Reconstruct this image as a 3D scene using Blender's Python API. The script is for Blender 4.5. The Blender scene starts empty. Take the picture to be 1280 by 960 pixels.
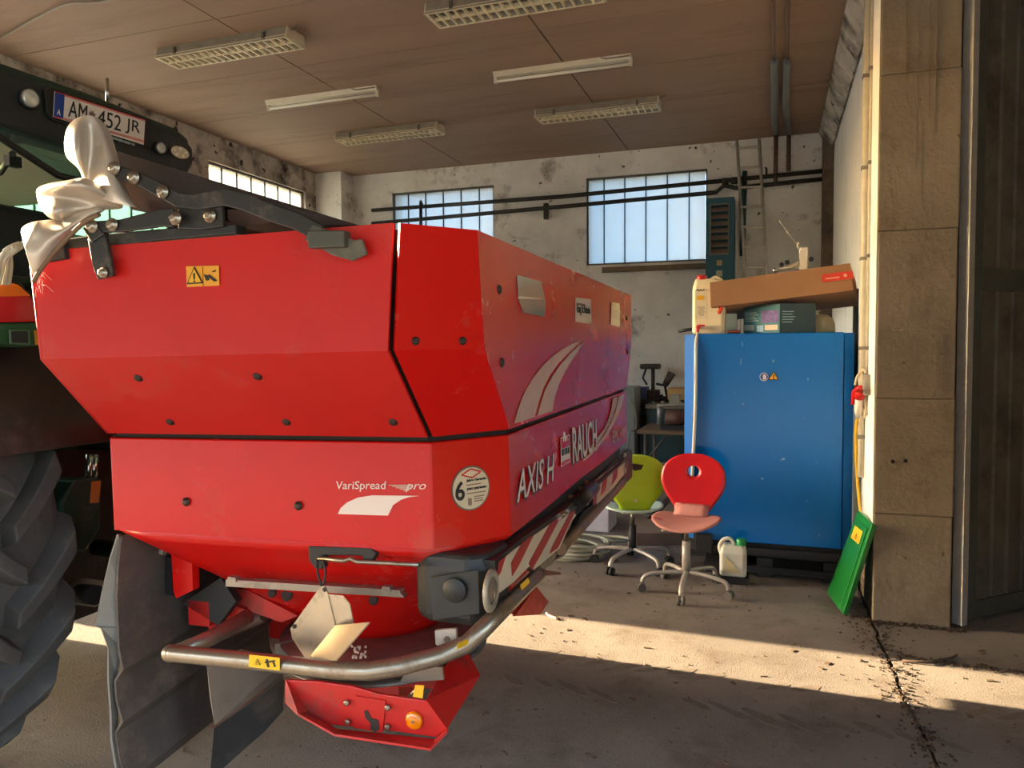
import bpy, math, random
import numpy as np
from mathutils import Vector, Matrix, noise

random.seed(7)
scene = bpy.context.scene
COL = scene.collection
PI = math.pi

# ------------------------------------------------------------------ camera
YAW, PITCH, ROLL, FPX = -3.33989889e-01, 4.61945309e-02, -7.02056100e-03, 943.67
EYE = np.array([0.0, 0.0, 1.56])


def camera_axes():
    cy, sy, cp, sp = math.cos(YAW), math.sin(YAW), math.cos(PITCH), math.sin(PITCH)
    f = np.array([sy * cp, cy * cp, -sp])
    r = np.array([cy, -sy, 0.0])
    u = np.cross(r, f)
    cr, sr = math.cos(ROLL), math.sin(ROLL)
    return cr * r + sr * u, -sr * r + cr * u, f


CR, CU, CF = camera_axes()
cam = bpy.data.cameras.new('camera')
cam.sensor_width = 36.0
cam.lens = FPX / 1280.0 * 36.0
cam.clip_start = 0.05
cam.clip_end = 300
cam_ob = bpy.data.objects.new('camera', cam)
COL.objects.link(cam_ob)
cam_ob.matrix_world = Matrix(((CR[0], CU[0], -CF[0], EYE[0]), (CR[1], CU[1], -CF[1], EYE[1]), (CR[2], CU[2], -CF[2], EYE[2]), (0, 0, 0, 1)))
scene.camera = cam_ob

# ------------------------------------------------------------------ sky, sun, exposure
SKY_STRENGTH, SUN_STRENGTH, SUN_ELEV = 0.8, 13.0, 15.0
world = bpy.data.worlds.new('sky')
scene.world = world
world.use_nodes = True
nt = world.node_tree
bg = nt.nodes['Background']
sky = nt.nodes.new('ShaderNodeTexSky')
sky.sky_type = 'NISHITA'
sky.sun_disc = False
sky.sun_elevation = math.radians(SUN_ELEV)
sky.sun_rotation = math.radians(270.0)
sky.air_density = 1.0
sky.dust_density = 1.2
sky.ozone_density = 1.0
nt.links.new(sky.outputs[0], bg.inputs['Color'])
bg.inputs['Strength'].default_value = SKY_STRENGTH

sun = bpy.data.lights.new('sun', 'SUN')
sun.energy = SUN_STRENGTH
sun.color = (1.0, 0.78, 0.5)
sun.angle = math.radians(0.55)
sun_ob = bpy.data.objects.new('sun', sun)
COL.objects.link(sun_ob)
sd = Vector((1.0, -0.038, -math.tan(math.radians(SUN_ELEV)))).normalized()
sun_ob.rotation_euler = sd.to_track_quat('-Z', 'Y').to_euler()
sun_ob.location = (-12, 3, 6)

vs = scene.view_settings
vs.view_transform = 'Standard'
vs.look = 'None'
vs.gamma = 1.0
vs.use_curve_mapping = False
vs.exposure = 1.85
scene.cycles.use_denoising = True
scene.cycles.max_bounces = 10
scene.cycles.diffuse_bounces = 6
scene.cycles.transparent_max_bounces = 16
scene.cycles.caustics_reflective = False
scene.cycles.caustics_refractive = False
scene.cycles.sample_clamp_indirect = 6.0


# ------------------------------------------------------------------ pixel of the 1280 x 960 photograph -> point on a plane of the place
def ray(px, py):
    return CR * ((px - 640.0) / FPX) - CU * ((py - 480.0) / FPX) + CF


def W(px, py, axis, val):
    d = ray(px, py)
    p = EYE + d * ((val - EYE[axis]) / d[axis])
    return (float(p[0]), float(p[1]), float(p[2]))


# the spreader hangs on its tractor a little turned and a little tilted
SO = np.array([-0.676, 2.89, 0.0])
SB = np.array([[0.9993617, 0.0319320, 0.0160167], [-0.0319894, 0.9994826, 0.0033425], [-0.0159017, -0.0038527, 0.9998661]])
SE = SB @ (EYE - SO)


def S(px, py, axis, val):
    d = SB @ ray(px, py)
    p = SE + d * ((val - SE[axis]) / d[axis])
    return (float(p[0]), float(p[1]), float(p[2]))


# ------------------------------------------------------------------ materials
def lin(c):
    return tuple(((x / 255.0) / 12.92 if x <= 10 else (((x / 255.0) + 0.055) / 1.055) ** 2.4) for x in c)


MATS = {}


def M(name, rgb, rough=0.6, metal=0.0, var=0.0, vscale=4.0, dirt=None, bump=0.0, bscale=40.0, coat=0.0, spec=0.5, stretch=None, speck=None):
    """A principled material: base colour with noise of amplitude var, a dirt layer (rgb, amount 0..1, scale, roughness), specks and a fine relief."""
    if name in MATS:
        return MATS[name]
    m = bpy.data.materials.new(name)
    m.use_nodes = True
    t = m.node_tree
    b = t.nodes['Principled BSDF']
    b.inputs['Roughness'].default_value = rough
    b.inputs['Metallic'].default_value = metal
    b.inputs['Coat Weight'].default_value = coat
    b.inputs['Coat Roughness'].default_value = 0.08
    b.inputs['Specular IOR Level'].default_value = spec
    base = lin(rgb)
    b.inputs['Base Color'].default_value = (*base, 1)
    co = None
    if var or dirt or bump or speck:
        co = t.nodes.new('ShaderNodeTexCoord').outputs['Object']
        if stretch:
            mp = t.nodes.new('ShaderNodeMapping')
            mp.inputs['Scale'].default_value = stretch
            t.links.new(co, mp.inputs[0])
            co = mp.outputs[0]
    last = None

    def nz(scale, detail=5.0, rg=0.6):
        n = t.nodes.new('ShaderNodeTexNoise')
        n.inputs['Scale'].default_value = scale
        n.inputs['Detail'].default_value = detail
        n.inputs['Roughness'].default_value = rg
        t.links.new(co, n.inputs['Vector'])
        return n.outputs['Fac']

    def ramp2(fac, p0, c0, p1, c1):
        r = t.nodes.new('ShaderNodeValToRGB')
        r.color_ramp.elements[0].position = p0
        r.color_ramp.elements[0].color = c0
        r.color_ramp.elements[1].position = p1
        r.color_ramp.elements[1].color = c1
        t.links.new(fac, r.inputs[0])
        return r.outputs[0]

    if var:
        lo = tuple(max(0.0, x * (1 - var)) for x in base)
        hi = tuple(min(1.0, x * (1 + var)) for x in base)
        last = ramp2(nz(vscale), 0.3, (*lo, 1), 0.7, (*hi, 1))
    if dirt:
        drgb, amt, dsc = dirt[:3]
        fac = ramp2(nz(dsc, 8.0, 0.7), 0.62 - 0.3 * amt, (0, 0, 0, 1), 0.78 - 0.2 * amt, (1, 1, 1, 1))
        mx = t.nodes.new('ShaderNodeMix')
        mx.data_type = 'RGBA'
        t.links.new(fac, mx.inputs['Factor'])
        if last is not None:
            t.links.new(last, mx.inputs['A'])
        else:
            mx.inputs['A'].default_value = (*base, 1)
        mx.inputs['B'].default_value = (*lin(drgb), 1)
        last = mx.outputs['Result']
        if len(dirt) > 3:
            rr = t.nodes.new('ShaderNodeMapRange')
            rr.inputs['To Min'].default_value = rough
            rr.inputs['To Max'].default_value = dirt[3]
            t.links.new(fac, rr.inputs['Value'])
            t.links.new(rr.outputs[0], b.inputs['Roughness'])
    if speck:
        srgb, amt, ssc = speck
        fac = ramp2(nz(ssc, 2.0, 0.5), 0.74 - 0.1 * amt, (0, 0, 0, 1), 0.78 - 0.1 * amt, (1, 1, 1, 1))
        mx = t.nodes.new('ShaderNodeMix')
        mx.data_type = 'RGBA'
        t.links.new(fac, mx.inputs['Factor'])
        if last is not None:
            t.links.new(last, mx.inputs['A'])
        else:
            mx.inputs['A'].default_value = (*base, 1)
        mx.inputs['B'].default_value = (*lin(srgb), 1)
        last = mx.outputs['Result']
    if last is not None:
        t.links.new(last, b.inputs['Base Color'])
    if bump:
        bp = t.nodes.new('ShaderNodeBump')
        bp.inputs['Strength'].default_value = bump
        bp.inputs['Distance'].default_value = 0.02
        t.links.new(nz(bscale, 6.0, 0.65), bp.inputs['Height'])
        t.links.new(bp.outputs[0], b.inputs['Normal'])
    MATS[name] = m
    return m


# ------------------------------------------------------------------ mesh helpers
def unit(a):
    a = Vector(a)
    return a.normalized() if a.length > 1e-9 else Vector((0, 0, 1))


class MB:
    def __init__(s):
        s.v, s.f, s.sm = [], [], []

    def add(s, vs, fs, smooth=False):
        o = len(s.v)
        s.v += [tuple(map(float, p)) for p in vs]
        s.f += [tuple(i + o for i in f) for f in fs]
        s.sm += [smooth] * len(fs)
        return s

    def box(s, c, size, R=None):
        hx, hy, hz = size[0] / 2, size[1] / 2, size[2] / 2
        P = [Vector((x * hx, y * hy, z * hz)) for z in (-1, 1) for y in (-1, 1) for x in (-1, 1)]
        if R is not None:
            P = [R @ p for p in P]
        c = Vector(c)
        return s.add([p + c for p in P], [(0, 2, 3, 1), (4, 5, 7, 6), (0, 1, 5, 4), (2, 6, 7, 3), (0, 4, 6, 2), (1, 3, 7, 5)])

    def span(s, a, b):
        a, b = Vector(a), Vector(b)
        return s.box((a + b) / 2, [abs(x) for x in (b - a)])

    def prism(s, pts, vec):
        n = len(pts)
        vec = Vector(vec)
        P = [Vector(p) for p in pts]
        nrm = Vector((0, 0, 0))
        for i in range(n):
            a, b = P[i], P[(i + 1) % n]
            nrm += Vector(((a.y - b.y) * (a.z + b.z), (a.z - b.z) * (a.x + b.x), (a.x - b.x) * (a.y + b.y)))
        if nrm.dot(vec) > 0:
            P.reverse()
        Q = [p + vec for p in P]
        fs = [tuple(range(n)), tuple(range(2 * n - 1, n - 1, -1))]
        for i in range(n):
            j = (i + 1) % n
            fs.append((j, i, i + n, j + n))
        return s.add(P + Q, fs)

    def tube(s, path, r, n=10, caps=True, flat=1.0, closed=False):
        P = [Vector(p) for p in path]
        k = len(P)
        rs = r if isinstance(r, (list, tuple)) else [r] * k
        T = []
        for i in range(k):
            a = P[i - 1] if (i or closed) else P[i]
            b = P[(i + 1) % k] if (i < k - 1 or closed) else P[i]
            T.append(unit(b - a))
        ref = Vector((0, 0, 1)) if abs(T[0].z) < 0.9 else Vector((1, 0, 0))
        N = unit(T[0].cross(ref))
        vs, fs = [], []
        for i in range(k):
            N = unit(N - T[i] * N.dot(T[i]))
            Bv = T[i].cross(N)
            for j in range(n):
                a = 2 * PI * j / n
                vs.append(P[i] + (N * math.cos(a) + Bv * math.sin(a) * flat) * rs[i])
        m = k if closed else k - 1
        for i in range(m):
            for j in range(n):
                a, b = i * n + j, i * n + (j + 1) % n
                c, d = ((i + 1) % k) * n + (j + 1) % n, ((i + 1) % k) * n + j
                fs.append((a, b, c, d))
        s.add(vs, fs, True)
        if caps and not closed:
            o = len(s.v) - len(vs)
            s.f += [tuple(o + j for j in range(n - 1, -1, -1)), tuple(o + (k - 1) * n + j for j in range(n))]
            s.sm += [False, False]
        return s

    def cyl(s, a, b, r, n=16, r2=None):
        return s.tube([a, b], [r, r if r2 is None else r2], n)

    def lathe(s, prof, origin, axis=(0, 0, 1), n=24, smooth=True, ref=None):
        A = unit(axis)
        X = unit(A.cross(Vector((0, 0, 1)) if abs(A.z) < 0.9 else Vector((1, 0, 0))))
        Y = A.cross(X)
        o = Vector(origin)
        vs, fs = [], []
        for r, h in prof:
            for j in range(n):
                a = 2 * PI * j / n
                vs.append(o + A * h + (X * math.cos(a) + Y * math.sin(a)) * r)
        for i in range(len(prof) - 1):
            for j in range(n):
                fs.append((i * n + j, i * n + (j + 1) % n, (i + 1) * n + (j + 1) % n, (i + 1) * n + j))
        s.add(vs, fs, smooth)
        o2 = len(s.v) - len(vs)
        if prof[0][0] > 1e-5:
            s.f.append(tuple(o2 + j for j in range(n - 1, -1, -1)))
            s.sm.append(False)
        if prof[-1][0] > 1e-5:
            s.f.append(tuple(o2 + (len(prof) - 1) * n + j for j in range(n)))
            s.sm.append(False)
        return s

    def ball(s, c, r, sc=(1, 1, 1), n=14):
        vs, fs = [], []
        m = n // 2
        for i in range(m + 1):
            t = PI * i / m
            for j in range(n):
                a = 2 * PI * j / n
                vs.append((c[0] + r * sc[0] * math.sin(t) * math.cos(a), c[1] + r * sc[1] * math.sin(t) * math.sin(a), c[2] + r * sc[2] * math.cos(t)))
        for i in range(m):
            for j in range(n):
                fs.append((i * n + j, (i + 1) * n + j, (i + 1) * n + (j + 1) % n, i * n + (j + 1) % n))
        return s.add(vs, fs, True)

    def loft(s, rings, close=(True, True), smooth=False, loop=True):
        n = len(rings[0])
        vs = [p for r in rings for p in r]
        fs = []
        for i in range(len(rings) - 1):
            for j in range(n if loop else n - 1):
                fs.append((i * n + j, i * n + (j + 1) % n, (i + 1) * n + (j + 1) % n, (i + 1) * n + j))
        s.add(vs, fs, smooth)
        o = len(s.v) - len(vs)
        if close[0]:
            s.f.append(tuple(o + j for j in range(n - 1, -1, -1)))
            s.sm.append(False)
        if close[1]:
            s.f.append(tuple(o + (len(rings) - 1) * n + j for j in range(n)))
            s.sm.append(False)
        return s

    def build(s, name, m, parent=None, local=False, bevel=0.0, fix=True, solid=0.0, sub=0):
        me = bpy.data.meshes.new(name)
        vs = s.v
        if parent is not None and not local:
            inv = world_of(parent).inverted()
            vs = [tuple(inv @ Vector(p)) for p in vs]
        me.from_pydata(vs, [], s.f)
        for p, q in zip(me.polygons, s.sm):
            p.use_smooth = q
        me.update()
        if fix:
            import bmesh
            bm = bmesh.new()
            bm.from_mesh(me)
            bmesh.ops.recalc_face_normals(bm, faces=bm.faces)
            bm.to_mesh(me)
            bm.free()
        for x in (m if isinstance(m, (list, tuple)) else [m]):
            me.materials.append(x)
        o = bpy.data.objects.new(name, me)
        COL.objects.link(o)
        if parent is not None:
            o.parent = parent
        if solid:
            md = o.modifiers.new('thickness', 'SOLIDIFY')
            md.thickness = solid
            md.offset = 0
        if sub:
            md = o.modifiers.new('smooth', 'SUBSURF')
            md.levels = md.render_levels = sub
        if bevel:
            md = o.modifiers.new('bevel', 'BEVEL')
            md.width = bevel
            md.segments = 2
            md.limit_method = 'ANGLE'
            md.angle_limit = math.radians(40)
        return o


def world_of(o):
    mw = o.matrix_basis.copy()
    while o.parent is not None:
        o = o.parent
        mw = o.matrix_basis @ mw
    return mw


def tag(o, label, cat, group=None, kind=None):
    if label:
        o['label'] = label
    if cat:
        o['category'] = cat
    if group:
        o['group'] = group
    if kind:
        o['kind'] = kind
    return o


def thing(name, label, cat, loc=(0, 0, 0), group=None, rot=None):
    o = bpy.data.objects.new(name, None)
    o.empty_display_size = 0.1
    COL.objects.link(o)
    o.location = loc
    if rot is not None:
        o.rotation_euler = rot
    return tag(o, label, cat, group)


def struct(name, mb, m, parent=None, **k):
    o = mb.build(name, m, parent, **k)
    if parent is None:
        o['kind'] = 'structure'
    return o


KIDS = {}


def copy_tree(o, loc=None, label=None, rotz=None, parent=None):
    c = o.copy()
    COL.objects.link(c)
    if parent is not None:
        c.parent = parent
    if loc is not None:
        c.location = loc
    if rotz is not None:
        c.rotation_euler = (0, 0, rotz)
    if label:
        c['label'] = label
    for ch in [x for x in scene.objects if x.parent == o]:
        copy_tree(ch, parent=c)
    return c


def lettering(name, s, origin, right, up, height, width, m, parent, local=True, shear=0.0, depth=0.0015, bold=0.0, spacing=1.0):
    """Flat lettering as mesh: cap height and total width are fitted, standing on its surface."""
    cu = bpy.data.curves.new(name, 'FONT')
    cu.body = s
    cu.size = 1.0
    cu.shear = shear
    cu.offset = bold
    cu.extrude = 0.002
    cu.resolution_u = 3
    cu.space_character = spacing
    to = bpy.data.objects.new(name + '_tmp', cu)
    COL.objects.link(to)
    bpy.context.view_layer.update()
    dg = bpy.context.evaluated_depsgraph_get()
    me = bpy.data.meshes.new_from_object(to.evaluated_get(dg))
    bpy.data.objects.remove(to)
    xs = [v.co.x for v in me.vertices]
    ys = [v.co.y for v in me.vertices]
    x0, x1, y0, y1 = min(xs), max(xs), min(ys), max(ys)
    R, U = Vector(right), Vector(up)
    wv, R, U = R.length, R.normalized(), U.normalized()
    Nn = R.cross(U).normalized()
    o0 = Vector(origin)
    kx = width / (x1 - x0) if width else height / (y1 - y0)
    ky = height / (y1 - y0)
    inv = None if (local or parent is None) else world_of(parent).inverted()
    for v in me.vertices:
        p = o0 + R * ((v.co.x - x0) * kx) + U * ((v.co.y - y0) * ky) + Nn * (depth * 0.5 + v.co.z / 0.002 * depth * 0.5)
        v.co = inv @ p if inv is not None else p
    me.materials.clear()
    me.materials.append(m)
    me.name = name
    o = bpy.data.objects.new(name, me)
    COL.objects.link(o)
    o.parent = parent
    return o


def arc(c, r, a0, a1, n, ax=(1, 0, 0), ay=(0, 0, 1), ry=None):
    ax, ay, c = Vector(ax), Vector(ay), Vector(c)
    ry = r if ry is None else ry
    return [c + ax * (r * math.cos(a0 + (a1 - a0) * i / n)) + ay * (ry * math.sin(a0 + (a1 - a0) * i / n)) for i in range(n + 1)]


def bez(pts, n=8):
    """A smooth path through points (Catmull-Rom)."""
    P = [Vector(p) for p in pts]
    P = [P[0] * 2 - P[1]] + P + [P[-1] * 2 - P[-2]]
    out = []
    for i in range(1, len(P) - 2):
        a, b, c, d = P[i - 1:i + 3]
        for k in range(n):
            t = k / n
            out.append(0.5 * ((2 * b) + (c - a) * t + (2 * a - 5 * b + 4 * c - d) * t * t + (3 * b - a - 3 * c + d) * t ** 3))
    out.append(P[-2])
    return out

# ================================================================== THE SETTING
white_wash = M('white_wash', (224, 221, 214), 0.9, var=0.16, vscale=1.6, dirt=((96, 84, 72), 0.22, 2.2), bump=0.35, bscale=26, speck=((90, 80, 70), 0.2, 14.0))
old_wash = M('old_wash', (200, 192, 180), 0.9, var=0.2, vscale=2.0, dirt=((66, 56, 50), 0.62, 3.2), bump=0.5, bscale=18, speck=((52, 44, 40), 0.8, 7.0))
lime_wash = M('lime_wash', (244, 242, 236), 0.9, var=0.06, vscale=2.0, dirt=((205, 196, 176), 0.25, 2.0), bump=0.2, bscale=30, stretch=(1, 3, 0.5))  # white wash, made paler to stand in for light from the left
raw_concrete = M('raw_concrete', (128, 114, 93), 0.85, var=0.16, vscale=2.6, dirt=((104, 84, 62), 0.35, 3.0), bump=0.45, bscale=34, speck=((92, 76, 58), 0.1, 22.0))
floor_mat = M('floor_concrete', (126, 116, 105), 0.85, var=0.2, vscale=1.4, dirt=((98, 84, 70), 0.42, 2.4), bump=0.3, bscale=110, speck=((80, 68, 58), 0.6, 40.0))
soil_mat = M('joint_soil', (52, 42, 32), 0.95, var=0.3, vscale=20, bump=0.6)
board_mat = M('ceiling_board', (150, 124, 104), 0.75, var=0.10, vscale=0.9, dirt=((128, 104, 86), 0.3, 1.1), bump=0.06, bscale=60, stretch=(0.35, 2.6, 1))
ground_mat = M('yard_gravel', (150, 144, 134), 0.95, var=0.12, vscale=0.6)
dark_steel = M('dark_steel', (58, 52, 46), 0.6, 0.3, var=0.2, vscale=12)
window_steel = M('window_steel', (96, 90, 80), 0.7, 0.2, var=0.25, vscale=20)

outer = MB().box((-2, 2, -0.12), (120, 120, 0.1))
struct('ground', outer, ground_mat)

# floor: two slabs with an open, crumbling joint below the door line
fl = struct('floor', MB().span((-6.3, -1.7, -0.06), (3.4, 9.6, -0.04)), soil_mat)
ys = [-1.7 + 0.06 * i for i in range(187)]
rj = random.Random(3)


def joint_x(y):
    return 0.535 + 0.03 * max(0.0, 4.67 - y) + 0.028 * noise.noise((0, y * 2.3, 0)) + 0.012 * noise.noise((3, y * 9.0, 0))


left_edge = [(joint_x(y) - 0.006 - 0.012 * abs(noise.noise((7, y * 6, 0))), y, -0.04) for y in ys]
right_edge = [(joint_x(y) + 0.006 + 0.012 * abs(noise.noise((9, y * 6, 0))), y, -0.04) for y in ys]
MB().prism([(-6.0, ys[-1], -0.04), (-6.0, -1.7, -0.04)] + left_edge, (0, 0, 0.04)).build('slab', floor_mat, fl)
MB().prism(right_edge + [(3.2, ys[-1], -0.04), (3.2, -1.7, -0.04)], (0, 0, 0.04)).build('slab', floor_mat, fl)

# ceiling of large painted boards on a deck
ce = struct('ceiling', MB().span((-6.3, -1.7, 4.03), (3.4, 9.7, 4.09)), dark_steel)
xe = [-6.1, -3.9, -1.72, 0.47]
for i in range(3):
    for k in range(11):
        y0 = -1.35 + k
        mb = MB().box(((xe[i] + xe[i + 1]) / 2, y0 + 0.5, 4.012), (xe[i + 1] - xe[i] - 0.012, 0.99, 0.024))
        mb.build('ceiling_panel', board_mat, ce)
        sc_ = MB()
MB().box((1.85, 4.0, 4.015), (2.74, 10.8, 0.03)).build('ceiling_panel', board_mat, ce)

# back wall with two openings for the channel-glass windows
YB = 9.4
W1 = (-4.995, -3.50, 2.61, 3.72)
W2 = (-2.255, -0.77, 2.61, 3.705)
bw = MB()
zc = 4.05
for x0, x1, z0, z1 in ((-6.2, W1[0], 0, zc), (W1[0], W1[1], 0, W1[2]), (W1[0], W1[1], W1[3], zc), (W1[1], W2[0], 0, zc), (W2[0], W2[1], 0, W2[2]), (W2[0], W2[1], W2[3], zc), (W2[1], 3.3, 0, zc)):
    bw.span((x0, YB, z0), (x1, YB + 0.3, z1))
struct('wall_back', bw, white_wash)
struct('trim_1', MB().span((-6.0, 9.08, 0), (-5.6, YB, 4.0)), white_wash)          # corner pier

# left wall: high window, wide gate in which the tractor stands
XL = -6.0
W3 = (6.98, 8.83, 2.61, 3.70)
W_ADDED = (4.62, 6.45, 2.61, 3.70)  # unseen window, added to bring in light from the left
lw = MB()
for y0, y1, z0, z1 in ((-1.7, -1.35, 0, zc), (-1.35, 0.85, 1.3, zc), (0.85, 1.25, 0, zc), (1.25, 4.37, 3.35, zc), (4.37, W_ADDED[0], 0, zc), (W_ADDED[0], W_ADDED[1], 0, W_ADDED[2]), (W_ADDED[0], W_ADDED[1], W_ADDED[3], zc), (W_ADDED[1], W3[0], 0, zc), (W3[0], W3[1], 0, W3[2]), (W3[0], W3[1], W3[3], zc), (W3[1], YB + 0.3, 0, zc)):  # low opening near the front is added to let sun onto the floor
    lw.span((XL - 0.3, y0, z0), (XL, y1, z1))
struct('wall_left', lw, old_wash)

# right wall, pier of raw concrete, ragged cornice, corner post
XR = 0.615
struct('wall_right', MB().span((XR, 4.9, 0), (XR + 0.2, YB, 4.0)), lime_wash)
col = MB()
for z0, z1, d in ((0, 0.62, 0.0), (0.62, 1.27, 0.003), (1.27, 2.2, 0.0), (2.2, 3.05, 0.004), (3.05, 3.98, 0.0)):
    col.span((0.541 - d, 4.667 - d, z0), (0.934 + d, 5.30, z1))
pier = struct('trim_2', col, raw_concrete, bevel=0.008)
pw = MB()
pts = []
for i in range(61):
    z = 0.5 + 3.48 * i / 60
    pts.append((0.5385, 4.668 + 0.012 * abs(noise.noise((0, z * 7, 1))) + 0.006, z))
pw.prism(pts + [(0.5385, 5.25, 3.98), (0.5385, 5.25, 0.5)], (-0.003, 0, 0))
pw.build('limewash_coat', lime_wash, pier)
hb = MB()
for q in ((1116, 577), (1132, 576)):
    p = W(*q, 1, 4.664)
    hb.cyl((p[0], 4.666, p[2]), (p[0], 4.661, p[2]), 0.011, 10)
hb.build('drill_hole', M('hole_black', (18, 15, 13), 0.9), pier)
chalk = M('chalk_pale', (190, 172, 142), 0.9)
rk = random.Random(9)


def mark(q0, q1, w, name, m):
    a, b = Vector(W(*q0, 1, 4.6635)), Vector(W(*q1, 1, 4.6635))
    MB().tube([a, a.lerp(b, 0.5) + Vector((rk.uniform(-0.004, 0.004), 0, rk.uniform(-0.004, 0.004))), b], w, 4, flat=0.25).build(name, m, pier)


for q0, q1 in (((1114, 413), (1180, 410)), ((1178, 411), (1176, 490)), ((1170, 420), (1169, 488)), ((1114, 437), (1132, 435)), ((1120, 490), (1176, 492)), ((1128, 505), (1180, 508)), ((1132, 513), (1176, 516)), ((1140, 522), (1176, 525)), ((1141, 530), (1174, 531)), ((1134, 400), (1136, 370)), ((1150, 395), (1154, 360)), ((1110, 640), (1170, 642)), ((1127, 120), (1137, 135)), ((1134, 560), (1142, 545))):
    mark(q0, q1, 0.0012, 'chalk_mark', chalk)
drip = M('drip_dark', (112, 90, 66), 0.9)
for q0, q1, w in (((1134, -5), (1133, 100), 0.0025), ((1150, 8), (1145, 210), 0.002), ((1163, -5), (1161, 150), 0.002), ((1174, -5), (1170, 110), 0.005), ((1171, 60), (1168, 170), 0.0025), ((1153, 150), (1152, 250), 0.002)):
    mark(q0, q1, w, 'drip_stain', drip)
cor = MB()
rng = random.Random(5)
r0, r1, r2 = [], [], []
for i in range(49):
    y = 4.9 + (YB - 4.9) * i / 48
    j = 0.02 * noise.noise((1.0, y * 5, 0))
    r0.append((0.472, y, 3.995)); r1.append((0.50 + 0.3 * j, y, 3.93 + j * 0.5)); r2.append((0.60 + j, y, 3.80 + j))
cor.loft([r0, r1, r2], close=(False, False), loop=False)
struct('trim_3', cor, old_wash, solid=0.02)
struct('trim_4', MB().span((0.50, 9.22, 0), (0.615, YB, 4.0)), M('corner_post', (104, 88, 74), 0.8, var=0.25, vscale=6, dirt=((60, 50, 44), 0.5, 5)))
struct('wall_east', MB().span((3.2, -0.5, 0), (3.4, YB, 4.05)), raw_concrete)  # unseen wall added against light leaks, left open towards the front
struct('trim_6', MB().span((0.541, -1.5, 3.62), (0.934, 4.667, 4.0)), raw_concrete)
wf = MB()
for x0, x1, z0, z1 in ((-6.3, -5.9, 0, zc), (-5.9, 3.4, 2.15, zc)):  # out of view; lintel kept low to hold back sky light
    wf.span((x0, -1.7, z0), (x1, -1.5, z1))
struct('wall_front', wf, white_wash)
struct('wall_sky_block', MB().span((-26, -16.0, -0.07), (26, -15.6, 5.5)), M('sky_block_plaster', (96, 92, 86), 0.9, var=0.15, vscale=0.8))  # unseen wall added to shut off the low sky

# ---- channel-glass windows
gm = bpy.data.materials.new('dusty_channel_glass')
gm.use_nodes = True
t = gm.node_tree
for n in list(t.nodes):
    if n.type != 'OUTPUT_MATERIAL':
        t.nodes.remove(n)
out = [n for n in t.nodes if n.type == 'OUTPUT_MATERIAL'][0]
tcn = t.nodes.new('ShaderNodeTexCoord')
nz1 = t.nodes.new('ShaderNodeTexNoise'); nz1.inputs['Scale'].default_value = 7; nz1.inputs['Detail'].default_value = 8
nz2 = t.nodes.new('ShaderNodeTexNoise'); nz2.inputs['Scale'].default_value = 3; nz2.inputs['Detail'].default_value = 3; nz2.inputs['Distortion'].default_value = 2.5
t.links.new(tcn.outputs['Object'], nz1.inputs['Vector']); t.links.new(tcn.outputs['Object'], nz2.inputs['Vector'])
rp = t.nodes.new('ShaderNodeValToRGB')
rp.color_ramp.elements[0].position = 0.47; rp.color_ramp.elements[0].color = (0.155, 0.185, 0.23, 1)
rp.color_ramp.elements[1].position = 0.515; rp.color_ramp.elements[1].color = (0.155, 0.185, 0.23, 1)
e = rp.color_ramp.elements.new(0.493); e.color = (0.13, 0.13, 0.14, 1)
t.links.new(nz2.outputs['Fac'], rp.inputs[0])
tr = t.nodes.new('ShaderNodeBsdfTransparent')
t.links.new(rp.outputs[0], tr.inputs['Color'])
tl = t.nodes.new('ShaderNodeBsdfTranslucent'); tl.inputs['Color'].default_value = (0.75, 0.78, 0.76, 1)
gl = t.nodes.new('ShaderNodeBsdfGlossy'); gl.inputs['Roughness'].default_value = 0.08
mx1 = t.nodes.new('ShaderNodeMixShader'); mx1.inputs[0].default_value = 0.35
t.links.new(tr.outputs[0], mx1.inputs[1]); t.links.new(tl.outputs[0], mx1.inputs[2])
mx2 = t.nodes.new('ShaderNodeMixShader'); mx2.inputs[0].default_value = 0.05
t.links.new(mx1.outputs[0], mx2.inputs[1]); t.links.new(gl.outputs[0], mx2.inputs[2])
t.links.new(mx2.outputs[0], out.inputs['Surface'])
GLASS = gm
joint_mat = M('pane_joint', (40, 44, 44), 0.9, var=0.3, vscale=30)


def channel_window(n, axis, w, pos, count):
    """axis 0: the window lies in a back wall (runs along x); axis 1: in a side wall (runs along y)."""
    a0, a1, z0, z1 = w

    def P(a, d, z):
        return (a, pos + d, z) if axis == 0 else (pos - d, a, z)

    f = MB()
    fr = 0.022
    for (p0, p1, q0, q1) in ((a0, a1, z0, z0 + fr), (a0, a1, z1 - fr, z1), (a0, a0 + fr, z0, z1), (a1 - fr, a1, z0, z1)):
        f.span(P(p0, 0.035, q0), P(p1, 0.09, q1))
    fo = struct('window_%d' % n, f, window_steel)
    step = 0.262
    edges = [a0 + fr]
    off = (a1 - a0 - 2 * fr) - step * (count - 2)
    edges.append(a0 + fr + off * 0.5)
    while len(edges) < count:
        edges.append(edges[-1] + step)
    edges.append(a1 - fr)
    for i in range(count):
        b = MB()
        b.span(P(edges[i] + 0.004, 0.06, z0 + fr), P(edges[i + 1] - 0.004, 0.066, z1 - fr))
        b.build('pane', GLASS, fo)
        if i:
            MB().span(P(edges[i] - 0.005, 0.045, z0 + fr), P(edges[i] + 0.005, 0.075, z1 - fr)).build('pane_joint', joint_mat, fo)
    return fo


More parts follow.
